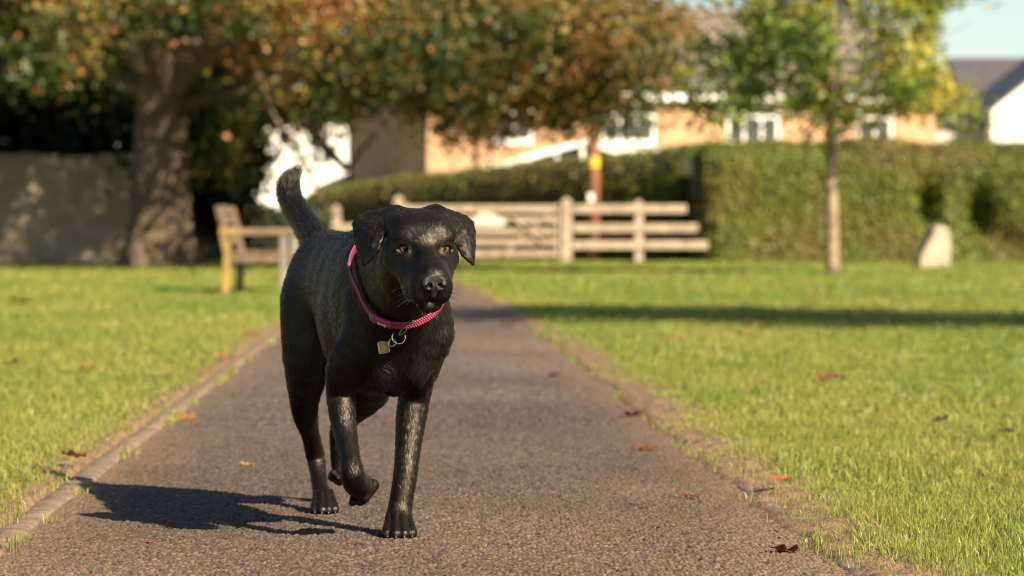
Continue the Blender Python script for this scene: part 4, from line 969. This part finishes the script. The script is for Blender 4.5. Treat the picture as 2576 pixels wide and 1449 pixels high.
# ------------------------------------------------------------------ timber gate and fence
M['wood'] = mat("weathered_wood", (.36, .285, .215), (.235, .185, .14), scale=5, rough=.85, bump=.4, bscale=60)
M['wood2'] = mat("old_wood", (.30, .205, .145), (.17, .115, .085), scale=6, rough=.9, bump=.4, bscale=60)
M['white_paint'] = mat("white_paint", (.80, .79, .76), (.70, .69, .66), scale=3, rough=.5)
M['sign'] = mat('sign_paint', (.55, .50, .41), (.45, .40, .32), scale=4, rough=.6)
FY = 65.0
def fxp(p_): return (p_ - CX) / FP * FY
def fence(label, posts, x0, x1, name="timber_fence", zs=(1.10, .70, .35)):
    f = tag(empty(name, (fxp(posts[0][0]), FY, 0)), label, "fence"); ox = fxp(posts[0][0])
    for p_, w_, h_ in posts:
        m = MB(); x = fxp(p_) - ox; m.box((x - w_/2, -w_/2, -.1), (x + w_/2, w_/2, h_ - .04), .012); m.add([(x - w_/2, -w_/2, h_ - .042), (x + w_/2, -w_/2, h_ - .042), (x + w_/2, w_/2, h_ - .042), (x - w_/2, w_/2, h_ - .042), (x, 0, h_ + .03)], [(0,1,4), (1,2,4), (2,3,4), (3,0,4)])
        m.build("post", M['wood'], f)
    for z in zs:
        dx = np.interp(z, [.35, 1.1], [.45, 0])
        m = MB(); m.box((fxp(x0) - ox, -.135, z - .085), (fxp(x1) - ox + dx * (x1 > 1600), -.095, z + .085), .008); m.build("rail", M['wood'], f)
    return f
fence("three-rail timber fence between the gate and the tall hedge", [(1425, .22, 1.31), (1607, .17, 1.27)], 1440, 1726)
fence("short two-rail timber fence left of the gate, mostly hidden by the dog", [(1003, .20, 1.35), (847, .17, 1.16)], 835, 990, zs=(.70, .35))
gx0, gx1 = fxp(1020), fxp(1408); gate = tag(empty("field_gate", (gx0, FY, 0)), "wide timber field gate with crossed braces and a white sign board", "gate"); gw = gx1 - gx0
for z in (1.10, .87, .63, .41, .17):
    m = MB(); m.box((.05, -.02, z - (.075 if z > 1 else .06)), (gw - .05, .02, z + (.075 if z > 1 else .06)), .006); m.build("bar", M['wood'], gate)
for x in (.03, gw - .03):
    m = MB(); m.box((x - .05, -.035, .08), (x + .05, .035, 1.20), .008); m.build("stile", M['wood'], gate)
def xg(p_): return fxp(p_) - gx0
for a, b in (((1400, 1.16), (1265, .15)), ((1285, .95), (1362, .42)), ((1060, .95), (1180, .15))):
    m = MB(); m.bar((xg(a[0]), -.045, a[1]), (xg(b[0]), -.045, b[1]), .045, .085, .006, up=(0, 1, 0)); m.build("brace", M['wood'], gate)
m = MB(); x0, x1 = xg(1180), xg(1275); o = [(x0 + .1, .74), (x1 - .08, .74), (x1 - .02, .84), (x1 - .20, .96), (x0 + .36, 1.02), (x0 + .26, 1.02), (x0 + .02, .86)]
n_ = len(o); m.add([(x, -.060, z) for x, z in o] + [(x, -.085, z) for x, z in o], [tuple(range(n_)), tuple(range(n_, 2*n_))] + [(i, (i+1) % n_, n_+(i+1) % n_, n_+i) for i in range(n_)]); m.build("sign_board", M['sign'], gate)

# utility pole behind the fence
M['pole'] = mat("creosoted_pole", (.33, .135, .075), (.22, .085, .05), scale=4, rough=.8, bump=.3)
M['yellow'] = mat("yellow_plate", (.58, .39, .03), rough=.5)
up_ = tag(empty("utility_pole", ((1494 - CX) / FP * 70, 70, 0)), "red-brown wooden pole with a small yellow plate behind the timber fence", "pole")
m = MB(); m.tube([(0, 0, -.2), (0, 0, 4), (0, 0, 8)], [.135, .12, .10], 16); m.build("shaft", M['pole'], up_, True)
m = MB(); a = np.linspace(R(-150), R(-30), 8); z0 = CH + (HY - 408) * 70 / FP
V = [(.140 * math.cos(q), .140 * math.sin(q), z0 + s_) for s_ in (-.12, .12) for q in a] + [(.128 * math.cos(q), .128 * math.sin(q), z0 + s_) for s_ in (-.12, .12) for q in a]
m.add(V, [(i, i+1, 9+i, 8+i) for i in range(7)] + [(16+i, 24+i, 25+i, 17+i) for i in range(7)] + [(i, 16+i, 17+i, i+1) for i in range(7)] + [(8+i, 9+i, 25+i, 24+i) for i in range(7)]); m.build("yellow_plate", M['yellow'], up_)
m = MB(); z0 = CH + (HY - 497) * 70 / FP; m.box((-.14, -.19, z0 - .10), (-.01, -.135, z0 + .09), .01); m.build("notice_plate", M['white_paint'], up_)

# ------------------------------------------------------------------ bench
M['bench'] = mat("bench_wood", (.19, .13, .09), (.115, .078, .053), scale=7, rough=.85, bump=.4, bscale=70)
M['lichen'] = mat("lichened_wood", (.30, .195, .035), (.19, .135, .06), scale=9, rough=.9, bump=.4, bscale=60)
M['grey_wood'] = mat("silvered_wood", (.22, .19, .17), (.15, .125, .11), scale=7, rough=.85, bump=.4, bscale=60)
BX, BY = (572 - CX) / FP * 29.0, 29.0
be = tag(empty("park_bench", (BX, BY, 0)), "weathered slatted bench with yellow lichen on its near end, seen side on", "bench"); Lb = 1.5; Wb = .52
for k, y in enumerate((0, Lb)):
    nm = M['lichen'] if k == 0 else M['bench']
    m = MB(); m.bar((-.02, y, -.02), (0, y, .38), .07, .075, .006, up=(0, 1, 0)); m.bar((0, y, .38), (-.035, y, .545), .07, .075, .006, up=(0, 1, 0)); l_ = m.build("leg", nm, be)
    if k == 0: tag(l_, "near rear leg yellow with lichen")
    m = MB(); m.bar((-.04, y, .625), (-.09, y, .82), .06, .05, .006, up=(0, 1, 0)); m.build("back_post", M['bench'], be)
    m = MB(); m.box((Wb - .035, y - .035, -.02), (Wb + .035, y + .035, .545), .006); m.build("leg", M['grey_wood'], be)
    m = MB(); m.box((-.07, y - .045, .548), (Wb + .10, y + .045, .615), .008); ar_ = m.build("armrest", M['bench'], be)
    if k == 0: m = MB(); m.box((-.074, y - .049, .545), (.09, y + .049, .619), .006); m.build("lichen_crust", M['lichen'], ar_)
    m = MB(); m.box((.04, y - .025, .30), (Wb - .04, y + .025, .368), .005); m.build("side_rail", M['bench'], be)
for k in range(5):
    x = .06 + k * .1; m = MB(); m.box((x - .041, -.04, .37), (x + .041, Lb + .04, .40), .005); m.build("seat_slat", M['bench'], be)
for k, z in enumerate((.50, .60, .70, .79)):
    x = -.022 - (z - .45) * .22; m = MB(); m.box((x + .012, -.04, z - .038), (x + .036, Lb + .04, z + .038), .005); m.build("back_slat", M['bench'], be)

# ------------------------------------------------------------------ stone by the hedge
M['stone'] = mat("pale_stone", (.36, .305, .235), (.255, .215, .165), scale=4, rough=.9, bump=.5, bscale=30)
sx = (2345 - CX) / FP * 54.0; m = MB(); o = [(-.29, 0), (.27, 0), (.27, .56), (.20, .69), (.08, .74), (.00, .71), (-.12, .47), (-.25, .27), (-.29, .18)]; n_ = len(o)
Vs = [];  ys_ = (-.20, -.16, .16, .20)
for y in ys_:
    sc_ = .93 if abs(y) > .18 else 1.0
    Vs += [(x * sc_ + .015 * math.sin(9 * z + x * 7), y + .02 * math.sin(7 * x + 5 * z), z * (sc_ if z > 0 else 1) - .02) for x, z in o]
m.add(Vs, [tuple(range(n_)), tuple(range(3*n_, 4*n_))] + [(k*n_+i, k*n_+(i+1) % n_, (k+1)*n_+(i+1) % n_, (k+1)*n_+i) for k in range(3) for i in range(n_)])
so_ = m.build("standing_stone", M['stone']); so_.location = (sx, 54.0, 0); so_.rotation_euler = (0, 0, R(12)); tag(so_, "pale standing stone with a slanted left side in front of the tall hedge", "stone")

# ------------------------------------------------------------------ stone wall and dark trees behind it
def wall_mat():
    m = bpy.data.materials.new("rubble_wall"); m.use_nodes = True; t = m.node_tree; b = t.nodes["Principled BSDF"]; b.inputs["Roughness"].default_value = .95
    tc = t.nodes.new("ShaderNodeTexCoord"); mp = t.nodes.new("ShaderNodeMapping"); mp.inputs["Rotation"].default_value = (R(90), 0, 0); br_ = t.nodes.new("ShaderNodeTexBrick")
    br_.inputs["Scale"].default_value = 2.2; br_.inputs["Color1"].default_value = (.38, .31, .22, 1); br_.inputs["Color2"].default_value = (.29, .235, .165, 1); br_.inputs["Mortar"].default_value = (.27, .22, .16, 1); br_.inputs["Mortar Size"].default_value = .03
    t.links.new(tc.outputs["Object"], mp.inputs[0]); t.links.new(mp.outputs[0], br_.inputs["Vector"]); t.links.new(br_.outputs[0], b.inputs["Base Color"]); return m
M['rubble'] = wall_mat()
wl = tag(empty("stone_wall", (-9.5, 60, 0)), "old stone boundary wall behind the huge tree, in leafy shade", "wall")
m = MB(); m.box((-14.8, -.22, -.1), (3.1, .22, 2.0)); m.build("masonry", M['rubble'], wl)
m = MB(); 
for k in range(46): m.box((-14.8 + k * .39, -.27, 1.999 + .0), (-14.8 + k * .39 + .382, .27, 2.08 + .03 * math.sin(k * 5)), .02)
m.build("coping", M['stone'], wl)
for (x, y, h_, r_, s_, lab) in ((-11.0, 68.0, 8.5, 3.2, 502, "dark evergreen behind the wall, between the two nearer ones"), (-13.2, 64.5, 8, 3.4, 501, "dark evergreen behind the wall at the far left edge"), (-8.6, 64.5, 9, 3.2, 504, "dark evergreen behind the wall, just left of the huge trunk"), (-6.15, 60.5, 4.8, .75, 503, "dark bushy evergreen seen right of the huge trunk")):
    e_ = tag(empty("evergreen_tree", (x, y, 0)), lab, "tree", "dark evergreens beyond the wall"); m = MB(); m.tube([(0, 0, -.1), (.05, 0, h_ * .5), (0, 0, h_ * .92)], [.25, .16, .04], 10); m.build("trunk", M['bark'], e_, True)
    o = crown_points(480, 36, (0, 0, h_ * .55), (r_, r_ * .8, h_ * .48), lambda x, y: .8, .42, .45); leaf_quads("crown", o, .24, fcol(o[:, 0], o[:, 1], o[:, 2], [(.012, .020, .008), (.018, .028, .010), (.025, .035, .012)], s_), M['leaf'], e_)

# ------------------------------------------------------------------ houses
def brick_mat(name, c1, c2, mo):
    m = bpy.data.materials.new(name); m.use_nodes = True; t = m.node_tree; b = t.nodes["Principled BSDF"]; b.inputs["Roughness"].default_value = .9; b.inputs["Specular IOR Level"].default_value = .15
    tc = t.nodes.new("ShaderNodeTexCoord"); sp = t.nodes.new("ShaderNodeSeparateXYZ"); ad = t.nodes.new("ShaderNodeMath"); cb = t.nodes.new("ShaderNodeCombineXYZ"); br_ = t.nodes.new("ShaderNodeTexBrick")
    t.links.new(tc.outputs["Object"], sp.inputs[0]); t.links.new(sp.outputs[0], ad.inputs[0]); t.links.new(sp.outputs[1], ad.inputs[1]); t.links.new(ad.outputs[0], cb.inputs[0]); t.links.new(sp.outputs[2], cb.inputs[1])
    br_.inputs["Scale"].default_value = 4.4; br_.inputs["Color1"].default_value = (*c1, 1); br_.inputs["Color2"].default_value = (*c2, 1); br_.inputs["Mortar"].default_value = (*mo, 1); br_.inputs["Mortar Size"].default_value = .02
    t.links.new(cb.outputs[0], br_.inputs["Vector"]); t.links.new(br_.outputs[0], b.inputs["Base Color"]); return m
M['brick'] = brick_mat("orange_brick", (.44, .245, .135), (.35, .185, .10), (.42, .33, .24))
M['tile'] = mat("brown_tiles", (.19, .155, .14), (.14, .115, .105), scale=3, rough=.85, bump=.5, bscale=14)
M['slate'] = mat("dark_slate", (.075, .07, .078), (.055, .05, .058), scale=4, rough=.6, bump=.3, bscale=14)
M['render'] = mat("white_render", (.76, .73, .69), (.66, .63, .60), scale=1.2, rough=.85)
M['grey_render'] = mat("grey_render", (.42, .40, .39), (.36, .34, .34), scale=1.2, rough=.85)
M['upvc'] = mat("white_frame", (.82, .82, .80), rough=.35, spec=.4)
M['glass'] = mat("window_glass", (.025, .03, .035), rough=.06, spec=.6)
def window(par, x, y, z0, w_, h_, mull=2, sill=True):
    m = MB(); fw = .075
    m.box((x - w_/2, y - .05, z0), (x - w_/2 + fw, y + .03, z0 + h_)); m.box((x + w_/2 - fw, y - .05, z0), (x + w_/2, y + .03, z0 + h_))
    m.box((x - w_/2 + fw, y - .05, z0), (x + w_/2 - fw, y + .03, z0 + fw)); m.box((x - w_/2 + fw, y - .05, z0 + h_ - fw), (x + w_/2 - fw, y + .03, z0 + h_))
    for k in range(1, mull): q = x - w_/2 + w_ * k / mull; m.box((q - .035, y - .045, z0 + fw), (q + .035, y + .028, z0 + h_ - fw))
    m.box((x - w_/2 + fw, y - .043, z0 + h_ * .62), (x + w_/2 - fw, y + .026, z0 + h_ * .62 + .055))
    f = m.build("window", M['upvc'], par)
    m = MB(); m.box((x - w_/2 + .01, y - .012, z0 + .01), (x + w_/2 - .01, y + .02, z0 + h_ - .01)); m.build("pane", M['glass'], f)
    if sill: m = MB(); m.box((x - w_/2 - .08, y - .13, z0 - .09), (x + w_/2 + .08, y + .03, z0 - .003)); m.build("sill", M['upvc'], f)
    return f
def gable_roof(par, x0, x1, y0, y1, ze, zr, over, m_, name="roof", th=.12):
    ym = (y0 + y1) / 2; sl = (zr - ze) / (ym - y0); m = MB(); ya, yb = y0 - over, y1 + over; za = ze - over * sl; xa, xb = x0 - over, x1 + over
    m.add([(xa, ya, za), (xb, ya, za), (xb, ym, zr), (xa, ym, zr), (xa, yb, za), (xb, yb, za), (xa, ya, za - th), (xb, ya, za - th), (xb, ym, zr - th), (xa, ym, zr - th), (xa, yb, za - th), (xb, yb, za - th)],
          [(0,1,2,3), (3,2,5,4), (6,9,8,7), (9,10,11,8), (0,6,7,1), (4,5,11,10), (0,3,9,6), (3,4,10,9), (1,7,8,2), (2,8,11,5)]); return m.build(name, m_, par)
def shell(par, x0, x1, y0, y1, ze, zr, m_, name="wall"):
    ym = (y0 + y1) / 2; m = MB(); m.add([(x0,y0,-.2),(x1,y0,-.2),(x1,y1,-.2),(x0,y1,-.2),(x0,y0,ze),(x1,y0,ze),(x1,y1,ze),(x0,y1,ze),(x0,ym,zr-.13),(x1,ym,zr-.13)], [(0,1,5,4),(2,3,7,6),(1,2,6,9,5),(3,0,4,8,7),(4,5,9,8),(7,8,9,6)]); return m.build(name, m_, par)
bh = tag(empty("brick_house", (-2.57, 95, 0), math.atan2(.3, .954)), "long orange brick house with a brown tiled roof and white windows behind the hedges", "house"); LH, DH = 16.85, 9.6
shell(bh, 0, LH, 0, DH, 5.0, 7.9, M['brick']); rf = gable_roof(bh, 0, LH, 0, DH, 5.02, 8.0, .35, M['tile'])
m = MB(); m.box((-.3, -.42, 4.72), (LH + .3, -.352, 4.93)); m.build("fascia", M['upvc'], bh)
m = MB(); m.tube([(1.55, -.07, 0), (1.55, -.07, 4.7)], .05, 8); m.build("drainpipe", M['slate'], bh)
for x, w_ in ((2.75, 1.2), (6.45, 1.75), (10.6, 1.75), (14.75, 1.2)): window(bh, x, 0, 3.42, w_, 1.32, 3 if w_ > 1.5 else 2)
for x, w_ in ((6.3, 2.0), (10.7, 2.0), (14.4, 2.1)):
    m = MB(); m.box((x - w_/2, -.75, 0), (x + w_/2, -.002, .8)); m.box((x - w_/2, -.75, .8), (x - w_/2 + .08, -.002, 2.5)); m.box((x + w_/2 - .08, -.75, .8), (x + w_/2, -.002, 2.5)); m.box((x - w_/2, -.75, 2.5), (x + w_/2, -.002, 3.22)); b_ = m.build("bay_window", M['upvc'], bh)
    m = MB(); m.box((x - w_/2 + .082, -.70, .803), (x + w_/2 - .082, -.05, 2.497)); m.build("pane", M['glass'], b_)
# conservatory in front of it
cv = tag(empty("conservatory", ((1395 - CX) / FP * 89, 89, 0)), "white conservatory with a low pitched roof in front of the brick house", "conservatory"); k_ = 89 / FP
a_ = (1190 - 1395) * k_; b_ = (1610 - 1395) * k_; pk = (1475 - 1395) * k_; za, zp, zb = CH + (HY - 430) * k_, CH + (HY - 350) * k_, CH + (HY - 397) * k_
m = MB(); th = .14; V = []
for y in (-.2, 3.4): V += [(a_, y, za), (pk, y, zp), (b_, y, zb), (b_, y, zb - th), (pk, y, zp - th), (a_, y, za - th)]
m.add(V, [tuple(range(6)), tuple(range(6, 12))] + [(i, (i+1) % 6, 6 + (i+1) % 6, 6 + i) for i in range(6)]); m.build("roof", M['upvc'], cv)
m = MB()
for x in np.linspace(a_ + .15, b_ - .15, 7):
    zt = np.interp(x, [a_, pk, b_], [za, zp, zb]) - th - .002; m.box((x - .05, -.05, 0), (x + .05, .05, zt))
for z in (.0, .75): m.box((a_ + .1, -.045, z), (b_ - .1, .045, z + .10))
m.build("frame", M['upvc'], cv)
m = MB(); xs_ = np.linspace(a_ + .16, b_ - .16, 9); V = [(x, .0, .05) for x in xs_] + [(x, 0, np.interp(x, [a_, pk, b_], [za, zp, zb]) - th - .004) for x in xs_] + [(x, .02, .05) for x in xs_] + [(x, .02, np.interp(x, [a_, pk, b_], [za, zp, zb]) - th - .004) for x in xs_]
m.add(V, [(i, i+1, 10+i, 9+i) for i in range(8)] + [(18+i, 27+i, 28+i, 19+i) for i in range(8)]); m.build("glazing", M['glass'], cv)
# lean-to against the brick gable
k_ = 98 / FP; lt = tag(empty("outbuilding", ((838 - CX) * k_, 98, 0)), "small outbuilding with a dark slate lean-to roof beside the brick gable", "outbuilding"); x0, x1 = (795 - 838) * k_, (876 - 838) * k_; z0, z1 = CH + (HY - 470) * k_, CH + (HY - 436) * k_
m = MB(); m.add([(x0, -.3, z0), (x1, -.3, z1), (x1, 3, z1), (x0, 3, z0), (x0, -.3, z0 - .12), (x1, -.3, z1 - .12), (x1, 3, z1 - .12), (x0, 3, z0 - .12)], [(0,1,2,3),(4,7,6,5),(0,4,5,1),(1,5,6,2),(2,6,7,3),(3,7,4,0)]); m.build("roof", M['slate'], lt)
m = MB(); m.add([(x0+.1, 0, 0), (x1-.02, 0, 0), (x1-.02, 2.8, 0), (x0+.1, 2.8, 0), (x0+.1, 0, z0 - .09), (x1-.02, 0, z1 - .15), (x1-.02, 2.8, z1 - .15), (x0+.1, 2.8, z0 - .09)], [(0,1,5,4),(1,2,6,5),(2,3,7,6),(3,0,4,7),(4,5,6,7)]); m.build("wall", M['grey_render'], lt)
# white house on the left
k_ = 122 / FP; wh = tag(empty("white_house", ((588 - CX) * k_, 122, 0), R(6)), "white rendered house between the huge trunk and the brick gable", "house")
shell(wh, 0, 4.9, 0, 8, 5.6, 8.4, M['render']); gable_roof(wh, 0, 4.9, 0, 8, 5.62, 8.5, .3, M['slate'])
for x, z in ((1.3, 3.2), (3.4, 3.2), (1.3, .8), (3.4, .8)): window(wh, x, 0, z, .80, 1.0, 2)
# white gabled house and grey garage on the right, a slate roof beyond
def gabled_front(o, w_, d_, ze, zr, m_, over=.3):
    """gable end toward the viewer"""
    m = MB(); m.add([(0,0,-.2),(w_,0,-.2),(w_,d_,-.2),(0,d_,-.2),(0,0,ze),(w_,0,ze),(w_,d_,ze),(0,d_,ze),(w_/2,0,zr),(w_/2,d_,zr)], [(0,1,5,8,4),(2,3,7,9,6),(1,2,6,5),(3,0,4,7),(4,8,9,7),(8,5,6,9)]); m.build("wall", m_, o)
    sl = (zr - ze) / (w_/2); m = MB(); g = .03
    for sg in (-1, 1):
        xe = w_/2 + sg * (w_/2 + over); ze_ = ze - over * sl + g; V = [(w_/2, -.25, zr + g), (xe, -.25, ze_), (xe, d_ + .25, ze_), (w_/2, d_ + .25, zr + g)]; k = [(x, y, z + .12) for x, y, z in V]
        m.add(V + k, [(0,1,2,3),(4,7,6,5),(0,4,5,1),(1,5,6,2),(2,6,7,3),(3,7,4,0)])
    m.build("roof", M['slate'], o)
k_ = 100 / FP; rh = tag(empty("white_house", ((2494 - CX) * k_, 100, 0)), "white gabled house at the right edge of the picture", "house")
gabled_front(rh, 5.2, 9, 4.55, 6.6, M['render']); window(rh, 2.6, 0, 3.1, 1.1, 1.1, 2); window(rh, 2.6, 0, .9, 1.6, 1.2, 3)
gg = tag(empty("garage", ((2340 - CX) * k_, 101.5, 0)), "grey rendered building with a dark slate roof between the brick house and the white gable", "building")
m = MB(); m.box((0, 0, -.2), (1.98, 5, 4.30)); m.build("wall", M['grey_render'], gg)
m = MB(); m.add([(-.1, -.3, 4.28), (2.0, -.3, 4.28), (2.0, 2.5, 5.35), (-.1, 2.5, 5.35), (2.0, 5.3, 4.28), (-.1, 5.3, 4.28), (-.1, -.3, 4.16), (2.0, -.3, 4.16), (2.0, 5.3, 4.16), (-.1, 5.3, 4.16)], [(0,1,2,3),(3,2,4,5),(6,9,8,7),(0,6,7,1),(5,4,8,9),(1,7,8,4,2),(0,3,5,9,6)]); m.build("roof", M['slate'], gg)
m = MB(); m.box((.25, -.06, 0), (1.75, -.003, 2.2), .01); m.build("door", M['upvc'], gg)
k_ = 128 / FP; fh = tag(empty("slate_house", ((2438 - CX) * k_, 128, 0)), "distant house whose dark slate roof shows above the white gable at right", "house")
shell(fh, 0, 9, 0, 7, 5.5, 7.9, M['brick']); gable_roof(fh, 0, 9, 0, 7, 5.52, 8.0, .35, M['slate'])
